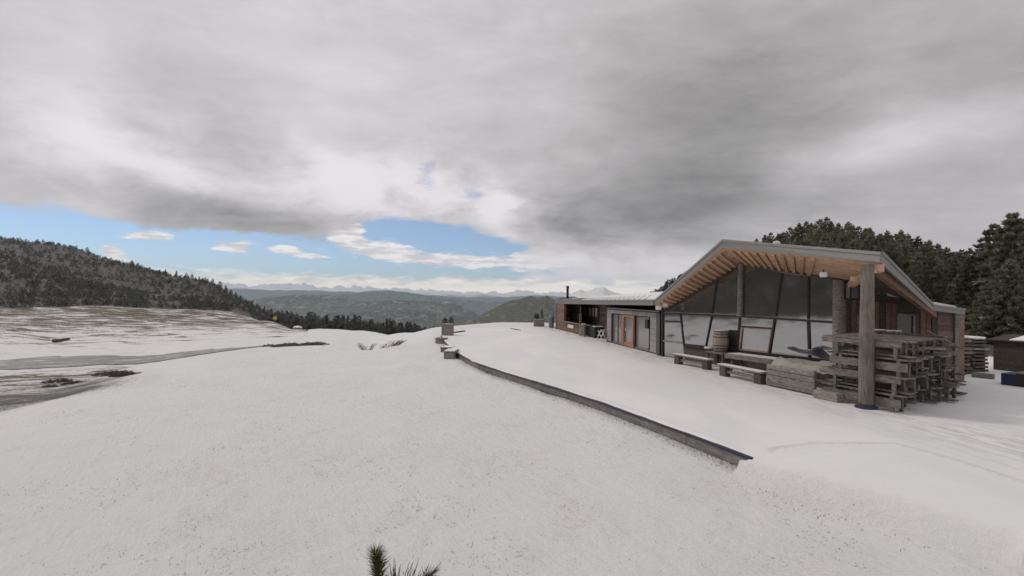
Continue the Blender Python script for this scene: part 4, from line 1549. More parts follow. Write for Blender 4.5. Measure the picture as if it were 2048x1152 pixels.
dish = MB().lathe([(.20, 0), (.23, .04), (.22, .09), (.15, .10)], 16, Vector((bp.x - .28, bp.y + .62, 0.748))).build('ash_bowl', M['white'])
tag(dish, 'small pale round bowl on the plank table left of the barrel', 'bowl')


# bench with backrest, seen from behind
def settle_proto(L=2.3):
    o = empty('settle', (0, 0, 0), 0)
    for x in (-L / 2 + .05, L / 2 - .05):
        MB().box(x - .05, x + .05, -.06, .0, 0, .80).build('back_post', M['grey_wood'], o)
        MB().box(x - .05, x + .05, .40, .46, 0, .42).build('front_leg', M['grey_wood'], o)
        MB().box(x - .04, x + .04, .0, .40, .36, .42).build('side_rail', M['grey_wood'], o)
    for j, z in enumerate((.05, .235, .42, .605)):
        MB().box(-L / 2, L / 2, -.10, -.062, z, z + .165).build('back_plank', M['grey_wood'], o, bevel=0.006)
    for y in (.02, .24):
        MB().box(-L / 2, L / 2, y, y + .20, .421, .46).build('seat_plank', M['grey_wood'], o, bevel=0.006)
    return o


s0, s1 = G(1537, 771), G(1633, 792)
se = settle_proto((s1 - s0).length)
mid = (s0 + s1) / 2
se.location = (mid.x, mid.y, 0)
se.rotation_euler.z = along(s0, s1)
tag(se, 'grey plank settle seen from behind, left of the thick roof post', 'settle', 'settles before the glass front')
# low blocks on the snow beside the settle
blk = MB().box(-.42, .42, -.18, .18, 0, .26).build('timber_block', M['grey_wood'], bevel=0.015)
kp = G(1652, 800)
blk.location = (kp.x + .1, kp.y, 0)
blk.rotation_euler.z = along(s0, s1)
tag(blk, 'squared timber block lying on the snow at the settle end', 'block')


# crumpled canvas over the table and dark tarp behind
def cloth(name, c, ax, ay, nx, ny, hfun, mat, thick=0.015):
    X, Y = np.meshgrid(np.linspace(-.5, .5, nx), np.linspace(-.5, .5, ny), indexing='ij')
    V = []
    for i in range(nx):
        for j in range(ny):
            p = c + ax * X[i, j] + ay * Y[i, j]
            V.append((p.x, p.y, hfun(X[i, j], Y[i, j])))
    n = nx * ny
    V += [(x, y, z - thick) for x, y, z in V]
    Fc = []
    for i in range(nx - 1):
        for j in range(ny - 1):
            a = i * ny + j
            Fc.append((a, a + ny, a + ny + 1, a + 1))
            Fc.append((n + a, n + a + 1, n + a + ny + 1, n + a + ny))
    rim = [i * ny for i in range(nx)] + [(nx - 1) * ny + j for j in range(1, ny)] + [i * ny + ny - 1 for i in range(nx - 2, -1, -1)] + [j for j in range(ny - 2, 0, -1)]
    for a, b in zip(rim, rim[1:] + rim[:1]):
        Fc.append((a, n + a, n + b, b))
    me = bpy.data.meshes.new(name)
    me.from_pydata(V, [], Fc)
    me.materials.append(mat)
    me.shade_smooth()
    o = bpy.data.objects.new(name, me)
    COL.objects.link(o)
    return o


tc = Vector((t3.location.x, t3.location.y, 0)) + GT * 0.25


def hcanvas(x, y):
    n = float(fbm(np.array([x * 4.0 + 4 + y * 2]), np.array([y * 9.0 + 2]), 4)[0])
    z = 0.775 + 0.50 * abs(n - 0.5) + 0.12 * math.sin(x * 9 + y * 5) * max(0, .5 - abs(y)) * .6
    z += 0.66 * math.exp(-(abs(x - .40) / .075) ** 1.4) * math.exp(-((y + .15) / .45) ** 2)
    if y < -0.36:
        z -= (abs(y) - .36) * 1.6 * (0.6 + n)
    return z


cv = cloth('canvas_sheet', tc, GT * 3.1, GN * 1.15, 44, 18, hcanvas, M['tarp_pale'])
tag(cv, 'pale crumpled canvas heaped over the plank table by the roof post', 'canvas')
td = Vector((t3.location.x, t3.location.y, 0)) + GN * 0.62 + GT * 0.35


def htarp(x, y):
    n = float(fbm(np.array([x * 5.0 + 14]), np.array([y * 3.0 + 7]), 4)[0])
    z = 0.98 + 0.12 * n + 0.34 * abs(x * 1.7 + 0.05) ** 1.6 - 0.2 * y * y
    z += 0.30 * math.exp(-((x + .22) / .10) ** 2) * (y + .5)
    return z


tp_ = cloth('tarpaulin', td, GT * 3.3, GN * 0.55, 30, 10, htarp, M['tarp_blue'])
tag(tp_, 'dark blue sagging tarpaulin between the canvas and the glass', 'tarpaulin')

# stub post with a cross rod by the furniture stack
sp = P(1674, 690, 17.6)
stub = empty('umbrella_foot', (sp.x, sp.y, 0), 0, 'dark upright folded parasol between the tarpaulin and the furniture stack', 'parasol')
MB().tube([(0, 0, 0), (0, 0, 2.05)], 0.035, 8).build('pole', M['iron'], stub)
MB().lathe([(.05, 1.35), (.12, 1.45), (.115, 1.9), (.06, 2.02)], 12).build('folded_canopy', M['green_paint'], stub, True)
MB().beam((-.42, .1, 1.72), (.1, -.03, 1.70), .035, .035).build('crank', M['iron'], stub)

# ------------------------------------------------------------------ furniture stack under the roof corner
C0 = G(1806, 830)
CL = G(1648, 797)
CR = G(1928, 788)
da = (CL - C0).normalized()
db = (CR - C0).normalized()
LA = (CL - C0).length
LB = (CR - C0).length


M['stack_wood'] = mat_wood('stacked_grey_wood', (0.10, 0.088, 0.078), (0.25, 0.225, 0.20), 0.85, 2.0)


def stack_bench(kind=0):
    """long plank bench on two trestles; x runs along the plank, origin at its near end"""
    o = empty('stacked_bench', (0, 0, 0), 0)
    L = LA + 0.15
    MB().box(0, L, -.02, .20, .45, .495).build('seat_plank', M['stack_wood'], o, bevel=0.006)
    MB().box(0, L, .22, .44, .45, .495).build('seat_plank', M['stack_wood'], o, bevel=0.006)
    for x in (.32, L - .45):
        MB().box(x - .045, x + .045, .0, .06, 0, .449).build('leg', M['stack_wood'], o)
        MB().box(x - .045, x + .045, .36, .42, 0, .449).build('leg', M['stack_wood'], o)
        MB().box(x - .035, x + .035, .061, .359, .30, .39).build('cross_bar', M['dark_wood'], o)
    if kind == 0:
        MB().box(.05, L - .1, -.022, -.002, .15, .37).build('apron_board', M['stack_wood'], o, bevel=0.004)
    elif kind == 1:
        MB().box(.12, L + .05, -.024, -.002, .31, .44).build('apron_board', M['stack_wood'], o, bevel=0.004)
        MB().box(-.05, L - .3, .10, .30, .05, .09).build('foot_plank', M['stack_wood'], o, bevel=0.004)
    else:
        MB().box(-.12, L - .25, .05, .28, .20, .245).build('loose_plank', M['stack_wood'], o, bevel=0.004)
        MB().box(.3, L + .1, .30, .42, .12, .16).build('loose_plank', M['stack_wood'], o, bevel=0.004)
    return o


protos = [stack_bench(i) for i in range(3)]
SB_USED = set()
ncol = 7
nlev = 4
rz = math.atan2(da.y, da.x)
perp = Vector((-da.y, da.x, 0))
if perp.dot(db) < 0:
    perp = -perp
flip = Vector((-math.sin(rz), math.cos(rz), 0)).dot(db) > 0
for k in range(ncol):
    for j in range(nlev):
        if (k, j) in ((4, 3), (6, 3), (6, 2)):
            continue
        kd = (0 if j % 2 == 0 else 1) if k == 0 else random.choice((0, 1, 2, 2))
        sbp = protos[kd]
        o = copy_tree(sbp) if sbp.name in SB_USED else sbp
        SB_USED.add(sbp.name)
        off = LB * (k + 0.02) / ncol
        jit = random.uniform(-.30, .20) if k or j else 0.0
        p = C0 + db * off + da * jit
        if not flip:
            o.scale = (1, -1, 1)
        o.location = (p.x, p.y, 0.496 * j)
        o.rotation_euler.z = rz + random.uniform(-.035, .035)
        lev = ('lowest', 'second from below', 'third from below', 'topmost')[j]
        rowt = ('nearest the roof post', 'second from the roof post', 'third from the roof post', 'fourth from the roof post', 'fifth from the roof post', 'sixth from the roof post', 'at the far right end')[k]
        tag(o, 'grey plank bench, %s of the stack %s' % (lev, rowt), 'bench', 'plank benches stacked under the roof corner')
# a few loose boards and boxes on top of the stack
for k, (u, v, y, L, w, lab) in enumerate([(1858, 696, 15.9, .75, .28, 'pale board lying on top of the stacked benches towards the right'),
                                          (1882, 676, 17.6, 1.1, .07, 'slanting slat sticking up from the bench stack'),
                                          (1904, 694, 17.6, .8, .22, 'pale board at the far right end of the bench stack')]):
    p = P(u, v, y)
    q = MB().box(-L / 2, L / 2, -w / 2, w / 2, -.02, .02).build('loose_board', M['grey_wood'], bevel=0.004)
    q.location = p
    q.rotation_euler = (0, -0.45 if k == 1 else 0.0, rz + 1.2 * (k == 1))
    tag(q, lab, 'board')
# white tops beyond the post
for k, (u, v) in enumerate([(1755, 660), (1774, 661.5), (1788, 662)]):
    p = P(u, v, 17.9)
    q = empty('snowy_stool', (p.x, p.y, 0), 0.2 * k, 'wooden stool with a snowy seat upturned behind the stack, %s' % ('next to the post', 'the middle one', 'the right one')[k], 'stool', 'stools behind the bench stack')
    MB().box(-.17, .17, -.15, .15, p.z - .04, p.z).build('seat', M['grey_wood'], q)
    MB().box(-.165, .165, -.145, .145, p.z + .001, p.z + .03).build('snow_cover', M['snow_thin'], q)
    for sx in (-.13, .13):
        for sy in (-.11, .11):
            MB().beam((sx, sy, p.z - .04), (sx * 1.25, sy * 1.25, 0), .045, .045).build('leg', M['grey_wood'], q)

# ------------------------------------------------------------------ right yard
# low brown shed wall with board roof
sh = P(2035, 735, 27)
shed = world_thing('wood_shed', Vector((sh.x, sh.y, 0)), 'low dark brown board shed at the right edge before the pines', 'shed')
A_, B_ = P(1987, 735, 24.6), P(2110, 748, 22.8)
A_.z = B_.z = 0
d_ = (B_ - A_).normalized()
n_ = Vector((d_.y, -d_.x, 0))
if n_.y > 0:
    n_ = -n_
zt = P(1990, 682, 24.5).z
M['shed'] = mat_wood('dark_shed_boards', (0.045, 0.036, 0.03), (0.085, 0.07, 0.058), 0.85, 2.0)
w_ = MB().prism([A_, B_, B_ + UPV * zt, A_ + UPV * zt], -n_ * 2.2).build('wall', M['dark_wood'], shed)
for k in range(9):
    z0 = .03 + k * (zt - .05) / 9
    MB().prism([A_ + UPV * z0, B_ + UPV * z0, B_ + UPV * (z0 + .86 * zt / 9), A_ + UPV * (z0 + .86 * zt / 9)], n_ * .025).build('plank', M['shed'], w_)
MB().prism([A_ + n_ * .2 + UPV * (zt + .01) - d_ * .2, B_ + n_ * .2 + UPV * (zt + .01), B_ - n_ * 2.4 + UPV * (zt + .2), A_ - n_ * 2.4 + UPV * (zt + .2) - d_ * .2], UPV * .06).build('roof', M['shed'], shed)
MB().prism([A_ + n_ * .15 + UPV * (zt + .075) + d_ * .6, A_ + n_ * .15 + UPV * (zt + .075) + d_ * 2.0, A_ - n_ * 2.0 + UPV * (zt + .25) + d_ * 2.2, A_ - n_ * 2.0 + UPV * (zt + .25) + d_ * .6], UPV * .04).build('roof_snow', M['snow_thin'], shed)

# crates of dark planks with snow between stack and shed
grp = 'snow topped plank piles right of the hut'
for k, (u0, u1, vt, vb, y, lab) in enumerate([(1922, 1950, 678, 752, 22.6, 'dark plank pile with a snow cap beside the hut corner'),
                                              (1952, 1984, 680, 748, 23.4, 'dark plank pile with a snow cap left of the shed')]):
    a, b = P(u0, vb, y), P(u1, vb, y)
    zt_ = P(u0, vt, y).z
    W_ = b.x - a.x
    o = empty('plank_pile', ((a.x + b.x) / 2, y + .7, 0), 0.1, lab, 'plank pile', grp)
    nl = 9
    for j in range(nl):
        z0 = j * zt_ / nl
        MB().box(-W_ / 2 + random.uniform(-.1, .1), W_ / 2 + random.uniform(-.1, .1), -.5, .5, z0 + .02, z0 + zt_ / nl * .72).build('plank', random.choice([M['dark_wood'], M['grey_wood'], M['dark_wood']]), o)
        if j < nl:
            for x in (-W_ * .35, W_ * .35):
                MB().box(x - .04, x + .04, -.42, .42, z0 + zt_ / nl * .72, z0 + zt_ / nl + .02).build('batten', M['dark_wood'], o)
    MB().box(-W_ / 2, W_ / 2 - .1, -.52, .5, zt_ + .021, zt_ + .13).build('snow_cover', M['snow_thin'], o, bevel=0.04)
    # low beam at the foot
bm_a, bm_b = P(1945, 741, 22.0), P(1988, 748, 21.4)
q = MB().beam(Vector((bm_a.x, bm_a.y, .10)), Vector((bm_b.x, bm_b.y, .10)), .24, .2).build('timber_beam', M['grey_wood'], bevel=0.015)
tag(q, 'long squared timber lying on the snow before the plank piles', 'beam')

# low dark trough with blue end
ta, tb_ = G(2002, 769), G(2075, 778)
ztr = P(2002, 744, ta.y).z
tr = world_thing('trough', Vector((ta.x, ta.y, 0)), 'low dark trough with a blue end panel at the right edge', 'trough')
d_ = (tb_ - ta).normalized()
n_ = Vector((-d_.y, d_.x, 0))
if n_.y < 0:
    n_ = -n_
e1 = ta + d_ * .42
MB().prism([ta, e1, e1 + UPV * ztr * .92, ta + UPV * ztr * .92], n_ * 1.1).build('end_panel', M['blue'], tr)
MB().prism([e1, tb_, tb_ + UPV * ztr, e1 + UPV * ztr], n_ * 1.1).build('body', M['black'], tr)
MB().prism([e1 + UPV * (ztr + .002) - n_ * .03, tb_ + UPV * (ztr + .002) - n_ * .03, tb_ + UPV * (ztr + .002) + n_ * 1.12, e1 + UPV * (ztr + .002) + n_ * 1.12], UPV * .05).build('rim', M['grey_wood'], tr)
MB().prism([e1 + UPV * (ztr + .055) + d_ * .3, tb_ + UPV * (ztr + .055), tb_ + UPV * (ztr + .055) + n_ * .8, e1 + UPV * (ztr + .055) + n_ * .8 + d_ * .3], UPV * .03).build('snow_cover', M['snow_thin'], tr)

# ------------------------------------------------------------------ terrace things by the far wing
# covered black grill, folding chair, table, slatted panel and bin
gp = wpt(1189, 0, .5)
gr = empty('covered_grill', gp, along(WA, WB), 'black covered counter standing in the recess left of the porch', 'grill')
MB().box(-1.2, 1.1, -.35, .4, .05, .84).build('cover', M['black'], gr, bevel=0.05)
for x in (-1.1, 1.0):
    for y in (-.28, .33):
        MB().box(x - .04, x + .04, y - .04, y + .04, 0, .06).build('foot', M['iron'], gr)
MB().box(.45, 1.05, -.33, .36, .842, .90).build('lid', M['white'], gr, bevel=0.02)
fp = wpt(1203, 0, -.35)
fc_ = empty('folding_chair', fp, along(WA, WB) + .5, 'white folding chair leaning open before the black counter', 'chair')
for s_ in (-.2, .2):
    MB().beam((-.32, s_, 0), (.12, s_, .86), .035, .04, up=(0, 1, 0)).build('leg', M['white'], fc_)
    MB().beam((.34, s_ * .9, 0), (-.16, s_ * .9, .80), .035, .04, up=(0, 1, 0)).build('leg', M['white'], fc_)
for j in range(3):
    MB().box(-.2 + j * .13, -.09 + j * .13, -.2, .2, .43, .455).build('seat_slat', M['white'], fc_)
MB().box(.08, .11, -.2, .2, .68, .84).build('back_slat', M['white'], fc_)
dt = wpt(1172, 0, .1)
tb2 = empty('counter_table', dt, along(WA, WB), 'weathered grey bar table beside the red cabin post', 'table')
MB().box(-.75, .6, -.35, .35, .84, .90).build('table_top', M['grey_wood'], tb2)
for x in (-.65, .5):
    for y in (-.28, .28):
        MB().box(x - .06, x + .06, y - .06, y + .06, 0, .84).build('leg', M['grey_wood'], tb2)
for j in range(3):
    MB().box(-.55 + j * .35, -.36 + j * .35, -.33, -.29, .1, .8).build('slat', M['grey_wood'], tb2)
pk = MB().box(-.18, .18, -.14, .14, .902, .99).build('napkin_box', M['white'], bevel=0.02)
pk.location = (dt.x - .15, dt.y + .2, 0)
pk.rotation_euler.z = along(WA, WB)
tag(pk, 'small white box on the weathered bar table', 'box')
gt_ = G(1104, 655)
gate = empty('slat_screen', (gt_.x, gt_.y, 0), along(WA, WB), 'narrow grey green slatted screen at the far cabin corner', 'screen')
for k in range(5):
    MB().box(-1.35 + k * .32, -1.10 + k * .32, -.03, .03, .02, 1.35 + .12 * (k % 2)).build('slat', M['green_paint'], gate)
for z in (.3, 1.05):
    MB().box(-1.4, .25, .031, .07, z, z + .1).build('rail', M['dark_wood'], gate)
bn = empty('bin', (gt_.x - .12, gt_.y - .75, 0), 0, 'blue grey bin in front of the slatted screen', 'bin')
MB().lathe([(.22, 0), (.27, 1.0), (.28, 1.02)], 14).build('body', M['bin'], bn, True)
MB().lathe([(.29, 1.022), (.29, 1.08), (.2, 1.2), (.05, 1.24)], 14).build('lid', M['bin'], bn, True)


# ------------------------------------------------------------------ vegetation
def foliage_mesh(pts, dirs, size, rng, k=5, spread=0.8, width=0.34, snow=None):
    """spiky tufts: k narrow triangles from each point"""
    n = len(pts)
    tone = np.repeat(np.clip(rng.normal(0.45, 0.28, n), 0, 1), k)
    d = np.repeat(dirs, k, 0) + rng.normal(0, spread, (n * k, 3))
    d /= np.linalg.norm(d, axis=1, keepdims=True) + 1e-9
    side = np.cross(d, rng.normal(0, 1, (n * k, 3)))
    side /= np.linalg.norm(side, axis=1, keepdims=True) + 1e-9
    s = np.repeat(np.broadcast_to(size, (n,)), k) * rng.uniform(0.7, 1.35, n * k)
    p = np.repeat(pts, k, 0)
    a = p - side * (s * width)[:, None] - d * (s * 0.25)[:, None]
    b = p + side * (s * width)[:, None] - d * (s * 0.25)[:, None]
    c = p + d * s[:, None]
    V = np.stack([a, b, c], 1).reshape(-1, 3)
    Fc = np.arange(n * k * 3).reshape(-1, 3)
    sn = np.zeros(n * k * 3)
    if snow is not None:
        sn = np.repeat(np.repeat(snow, k), 3)
    return V, Fc, np.repeat(tone, 3), sn


def stone_pine(seed, h=10.0, R=1.7, n=900, k=5, size=0.5, base=0.10, layered=0.5, top=2.0, snow=0.0, droop=0.0):
    rng = np.random.default_rng(seed)
    nw = max(8, int(h * 1.6))
    t = rng.beta(1.05, 1.25, n)
    wh = np.round(t * nw) / nw + rng.normal(0, 0.012, n)
    t = np.clip(t * (1 - layered) + wh * layered, 0, 1)
    prof_ = R * np.minimum(1, (t / 0.16 + 0.35)) * np.power(np.clip(1 - t ** top, 0, 1), 0.75) + 0.06 * R
    nb = 7
    th = rng.uniform(0, 2 * np.pi, n)
    bra = np.round((th / (2 * np.pi)) * nb + (np.round(t * nw) * 0.37)) / nb * 2 * np.pi - (np.round(t * nw) * 0.37) / nb * 2 * np.pi
    th = th * 0.45 + bra * 0.55
    lob = 1 + 0.30 * np.sin(np.round(t * nw) * 12.9898 + np.round(th * 3) * 4.1)
    rad = prof_ * lob * np.power(rng.uniform(0.05, 1, n), 0.30)
    z = h * (base + (1 - base) * t) - droop * rad
    pts = np.stack([np.cos(th) * rad, np.sin(th) * rad, z], 1)
    dirs = np.stack([np.cos(th), np.sin(th), np.full(n, 0.55) + t * 0.9], 1)
    sn = None
    if snow:
        sn = (rng.random(n) < snow).astype(float)
    return foliage_mesh(pts, dirs, size * (1.0 - 0.35 * t), rng, k, 0.62, 0.26, sn)


def trunk_mb(h, r, rng, limbs=0, R=1.5):
    q = MB()
    q.tube([(0, 0, -.4), (rng.normal(0, .04), rng.normal(0, .04), h * .4), (rng.normal(0, .06), 0, h * .96)], [r, r * .7, r * .12], 7)
    for i in range(limbs):
        z = h * (0.12 + 0.75 * i / max(1, limbs))
        th = i * 2.4
        L = R * (1 - (z / h) ** 2) * 0.85
        q.tube([(0, 0, z), (math.cos(th) * L * .5, math.sin(th) * L * .5, z + L * .1), (math.cos(th) * L, math.sin(th) * L, z + L * .38)], [r * .35, r * .2, .02], 4, False)
    return q


def make_tree(name, seed, h, R, n, k, size, mat, base=0.1, top=2.0, snow=0.0, limbs=0, **kw):
    rng = np.random.default_rng(seed + 99)
    o = empty(name, (0, 0, 0), 0)
    trunk_mb(h, 0.022 * h + .04, rng, limbs, R).build('trunk', M['bark'], o, True)
    V, Fc, tone, sn = stone_pine(seed, h, R, n, k, size, base, top=top, snow=snow, **kw)
    np_mesh('crown', V, Fc, mat, {'tone': tone, 'snow': sn}, False, o)
    return o


big = [make_tree('stone_pine', 11 + i, 10.0, 2.1 + .25 * (i % 2), 3600, 6, 0.42, M['pine'], 0.04, 1.7, 0.05, 26, layered=0.65, droop=0.12) for i in range(3)]
mid_t = [make_tree('stone_pine', 31 + i, 10.0, (1.45, 1.75, 1.3, 1.6, 1.9)[i], 680, 5, 0.58, M['pine'], 0.06, (2.2, 2.8, 1.8, 2.4, 3.0)[i], 0.015, 8) for i in range(5)]
far_t = [make_tree('pine_tree', 51 + i, 10.0, (1.35, 1.7, 1.15, 2.1)[i], 230, 4, 0.85, M['pine_far'], 0.05, (1.6, 2.4, 1.4, 3.0)[i], 0.0, 0) for i in range(4)]
used = set()


def plant(proto, loc, h, wid=1.0, rz=0.0, label='', group=None, cat='tree'):
    if proto.name in used:
        o = copy_tree(proto)
    else:
        o = proto
        used.add(proto.name)
    s = h / 10.0
    o.location = loc
    o.scale = (s * wid, s * wid, s)
    o.rotation_euler = (random.uniform(-.03, .03), random.uniform(-.03, .03), rz)
    for key in ('label', 'group'):
        if key in o:
            del o[key]
    tag(o, label, cat, group)
    return o


SIL = [(1290, 590), (1306, 583), (1322, 571), (1340, 558), (1352, 553), (1380, 540), (1450, 510), (1505, 482), (1516, 466), (1528, 462), (1545, 466), (1560, 459), (1600, 447), (1640, 437), (1660, 437),
       (1700, 444), (1730, 446), (1760, 452), (1790, 462), (1815, 462), (1835, 470), (1860, 482), (1890, 494), (1915, 500), (1950, 498), (1975, 470), (2000, 440), (2030, 428), (2120, 430)]
sil_u = [p[0] for p in SIL]
sil_v = [p[1] for p in SIL]
rnd = random.Random(5)
GF = 'stone pines on the wooded rise behind the hut'
cnt = 0


def hill_tree(u, y, dv, protos, lab, grp, hmin=4.0, hmax=17.0):
    a = (u - CU) / F
    x = a * y
    z0 = H(x, y)
    vt = float(np.interp(u, sil_u, sil_v)) + dv
    ht = P(u, vt, y).z - z0
    if ht < hmin:
        return False
    if ht > hmax:
        ht = rnd.uniform(hmax * 0.75, hmax)
    if lab is None:
        where = ('above the gable peak of the hut' if u < 1620 else 'above the long roof edge of the hut' if u < 1780 else
                 'above the falling right edge of the hut roof' if u < 1900 else 'beyond the low right wing')
        lab = 'dark stone pine %s, %s' % ('on the skyline' if dv < 10 else 'below the skyline', where)
    plant(rnd.choice(protos), (x, y, z0 - .1), ht, rnd.uniform(.85, 1.3), rnd.uniform(0, 6.28), lab, grp)
    return True


LABR = 'dark stone pine in the dense wood on the rise behind the hut roof'
# skyline row first, then the rows in front
u = 1512
while u < 1960:
    y = float(np.interp(u, [1512, 1660, 1800, 1900, 1960], [215, 225, 195, 140, 90])) * rnd.uniform(.93, 1.07)
    hill_tree(u, y, rnd.uniform(-2, 9), mid_t, None, GF)
    u += rnd.uniform(9, 17)
for k in range(150):
    u = rnd.uniform(1490, 2060)
    y = rnd.uniform(48, 200)
    if y < 62 and u < 1700:
        continue
    hill_tree(u, y, rnd.uniform(8, 70), mid_t, None, GF, 5, rnd.uniform(9, 14))
for k in range(22):
    u = 1300 + k * 4.2
    y = rnd.uniform(200, 280)
    hill_tree(u, y, rnd.uniform(-2, 5), far_t, 'small dark pine on the ridge line left of the gable', 'pines on the ridge left of the gable', 3)
# large pines at the right edge
for k, (u, v, y, w, lab) in enumerate([(2030, 428, 43, 1.15, 'tallest dark pine at the right edge of the frame'),
                                      (1992, 450, 47, 1.0, 'tall pine with jutting snowy boughs left of the tallest one'),
                                      (2085, 440, 40, 1.1, 'big pine cut off by the right edge'),
                                      (1962, 505, 52, 1.05, 'shorter bushy pine right of the hut roof end'),
                                      (1938, 512, 46, 1.0, 'pine standing just behind the right wing of the hut'),
                                      (2012, 520, 36, 1.1, 'low broad pine behind the board shed'),
                                      (1980, 560, 37, 1.1, 'low bushy pine behind the plank piles'),
                                      (1905, 520, 56, 1.1, 'pine seen over the low right eave')]):
    x = (u - CU) / F * y
    z0 = H(x, y)
    plant(big[k % 3], (x, y, z0 - .1), P(u, v, y).z - z0, w, rnd.uniform(0, 6), lab, 'large pines at the right edge')

# valley forest below the plateau edge
VT = [(555, 620), (580, 624), (600, 632), (626, 622), (650, 630), (690, 630), (740, 634), (790, 642), (830, 648), (870, 655), (890, 657)]
LABV = 'dark pine in the wood below the snowy edge,'
u = 556
while u < 885:
    y = rnd.uniform(175, 260) if u < 800 else rnd.uniform(150, 200)
    x = (u - CU) / F * y
    z0 = H(x, y)
    vt = float(np.interp(u, [p[0] for p in VT], [p[1] for p in VT])) + rnd.choice([-3, 0, 3, 5, 8, 12])
    ht = P(u, vt, y).z - z0
    if ht > 3:
        plant(rnd.choice(far_t), (x, y, z0 - .2), min(ht, 22), rnd.uniform(.6, .95) if ht > 12 else rnd.uniform(.8, 1.2), rnd.uniform(0, 6), LABV + (' by the trail sign' if u < 640 else ' left of the bare bushes' if u < 730 else ' behind the bare bushes' if u < 810 else ' left of the end planter'), 'pines below the plateau edge')
    u += rnd.uniform(3.0, 7.5)
# lone pines along the left ridge
LABL = 'tiny pine on the skyline of the dark left hill'
LS = [(150, 490), (172, 494), (262, 520), (330, 538), (352, 541), (372, 545), (384, 547), (398, 552), (410, 555), (425, 556), (440, 562), (452, 570), (462, 578), (472, 584), (480, 590), (492, 597), (505, 601), (515, 606), (530, 612), (545, 617)]
for (u, v) in LS:
    y = float(np.interp(u, [128, 290, 420, 500, 560], [470, 430, 385, 345, 320])) * rnd.uniform(.97, 1.0)
    x = (u - CU) / F * y
    z0 = H(x, y)
    ht = max(3.0, min(8.0, P(u, v, y).z - z0))
    plant(rnd.choice(far_t), (x, y, z0 - .2), ht, 1.2, rnd.uniform(0, 6), LABL + (', on its upper half' if u < 300 else ', halfway down' if u < 450 else ', at its lower right end'), 'pines along the left skyline')


# masses of far trees and dwarf pine
def forest_stuff(name, spots, mat, seed, k=26, size=0.34):
    rng = np.random.default_rng(seed)
    P_, D_, S_ = [], [], []
    for (x, y, z, h, w) in spots:
        t = rng.beta(1.0, 1.2, k)
        r = w * h * np.clip(1 - t ** 1.8, 0.05, 1) * np.sqrt(rng.uniform(0.1, 1, k))
        th = rng.uniform(0, 6.283, k)
        P_.append(np.stack([x + np.cos(th) * r, y + np.sin(th) * r, z + h * (0.08 + 0.85 * t)], 1))
        D_.append(np.stack([np.cos(th), np.sin(th), 0.5 + t], 1))
        S_.append(np.full(k, h * size * 0.6))
    V, Fc, tone, sn = foliage_mesh(np.concatenate(P_), np.concatenate(D_), np.concatenate(S_), rng, 2, 0.6, 0.34)
    o = np_mesh(name, V, Fc, mat, {'tone': tone, 'snow': sn})
    tag(o, kind='stuff')
    return o


spots = []
tries = 0
while len(spots) < 13000 and tries < 120000:
    tries += 1
    a = rnd.uniform(-94, U(600))
    e = float(np.interp(a, [-95, -75, -58, U(-60), U(128), U(290), U(420), U(500), U(555), U(600)], [135, 128, 150, 230, 230, 224, 236, 214, 190, 170]))
    r = e * math.exp(rnd.uniform(0, 1.15))
    x, y = math.sin(math.radians(a)) * r, math.cos(math.radians(a)) * r
    nz = float(fbm(np.array([x / 34.0 + 7]), np.array([y / 34.0 + 3]), 4)[0])
    inr = (U(300) < a < U(500)) and r < e * 1.55
    if nz < (0.48 if inr else 0.30):
        continue
    h = rnd.uniform(1.1, 2.9) * (1.0 if nz < .56 else 1.3)
    if U(540) < a:
        h *= 1.6
    spots.append((x, y, H(x, y) - .2, h, rnd.uniform(.32, .55)))
fs = forest_stuff('hill_forest', spots, M['pine_hill'], 3, 22)
tag(fs, 'mass of dark dwarf pines covering the left hill', 'forest')
spots = []
for k in range(420):
    u = rnd.uniform(550, 900)
    y = rnd.uniform(165, 330)
    x = (u - CU) / F * y
    vt = float(np.interp(u, [p[0] for p in VT], [p[1] for p in VT])) + rnd.uniform(8, 30)
    z0 = H(x, y)
    ht = P(u, vt, y).z - z0
    if ht < 2:
        continue
    spots.append((x, y, z0 - .3, min(ht, 14), rnd.uniform(.14, .22)))
fs = forest_stuff('valley_forest', spots, M['pine_far'], 4, 40)
tag(fs, 'dense wood filling the slope below the plateau edge', 'forest')
spots = []
for k in range(900):
    u = rnd.uniform(1360, 2300)
    y = rnd.uniform(60, 260)
    if y < 75 and u < 1750:
        continue
    x = (u - CU) / F * y
    vt = float(np.interp(u, sil_u, sil_v)) + rnd.uniform(14, 90)
    z0 = H(x, y)
    ht = P(u, vt, y).z - z0
    if ht < 2.5:
        continue
    spots.append((x, y, z0 - .3, min(ht, rnd.uniform(7, 12)), rnd.uniform(.14, .2)))
fs = forest_stuff('hut_forest', spots, M['pine'], 6, 60, 0.2)
tag(fs, 'dense undergrowth of pines filling the rise behind the hut', 'forest')


# low heath shrubs in the hollow and by the plateau edge
def shrub_proto(seed, n=130):
    rng = np.random.default_rng(seed)
    o = empty('heath_shrub', (0, 0, 0), 0)
    th = rng.uniform(0, 6.283, n)
    r = np.sqrt(rng.uniform(0, 1, n))
    z = (1 - r ** 2) * rng.uniform(.3, 1, n) * .6
    pts = np.stack([np.cos(th) * r, np.sin(th) * r * .7, z], 1)
    dirs = np.stack([np.cos(th) * .6, np.sin(th) * .6, np.full(n, .9)], 1)
    V, Fc, tone, sn = foliage_mesh(pts, dirs, np.full(n, .22), rng, 4, .6, .22)
    np_mesh('foliage', V, Fc, M['shrub'], {'tone': tone, 'snow': sn}, False, o)
    q = MB()
    for i in range(6):
        a = i * 1.05
        q.tube([(0, 0, -.1), (math.cos(a) * .5, math.sin(a) * .35, .35)], [.03, .012], 4, False)
    q.build('stem', M['twig'], o)
    return o


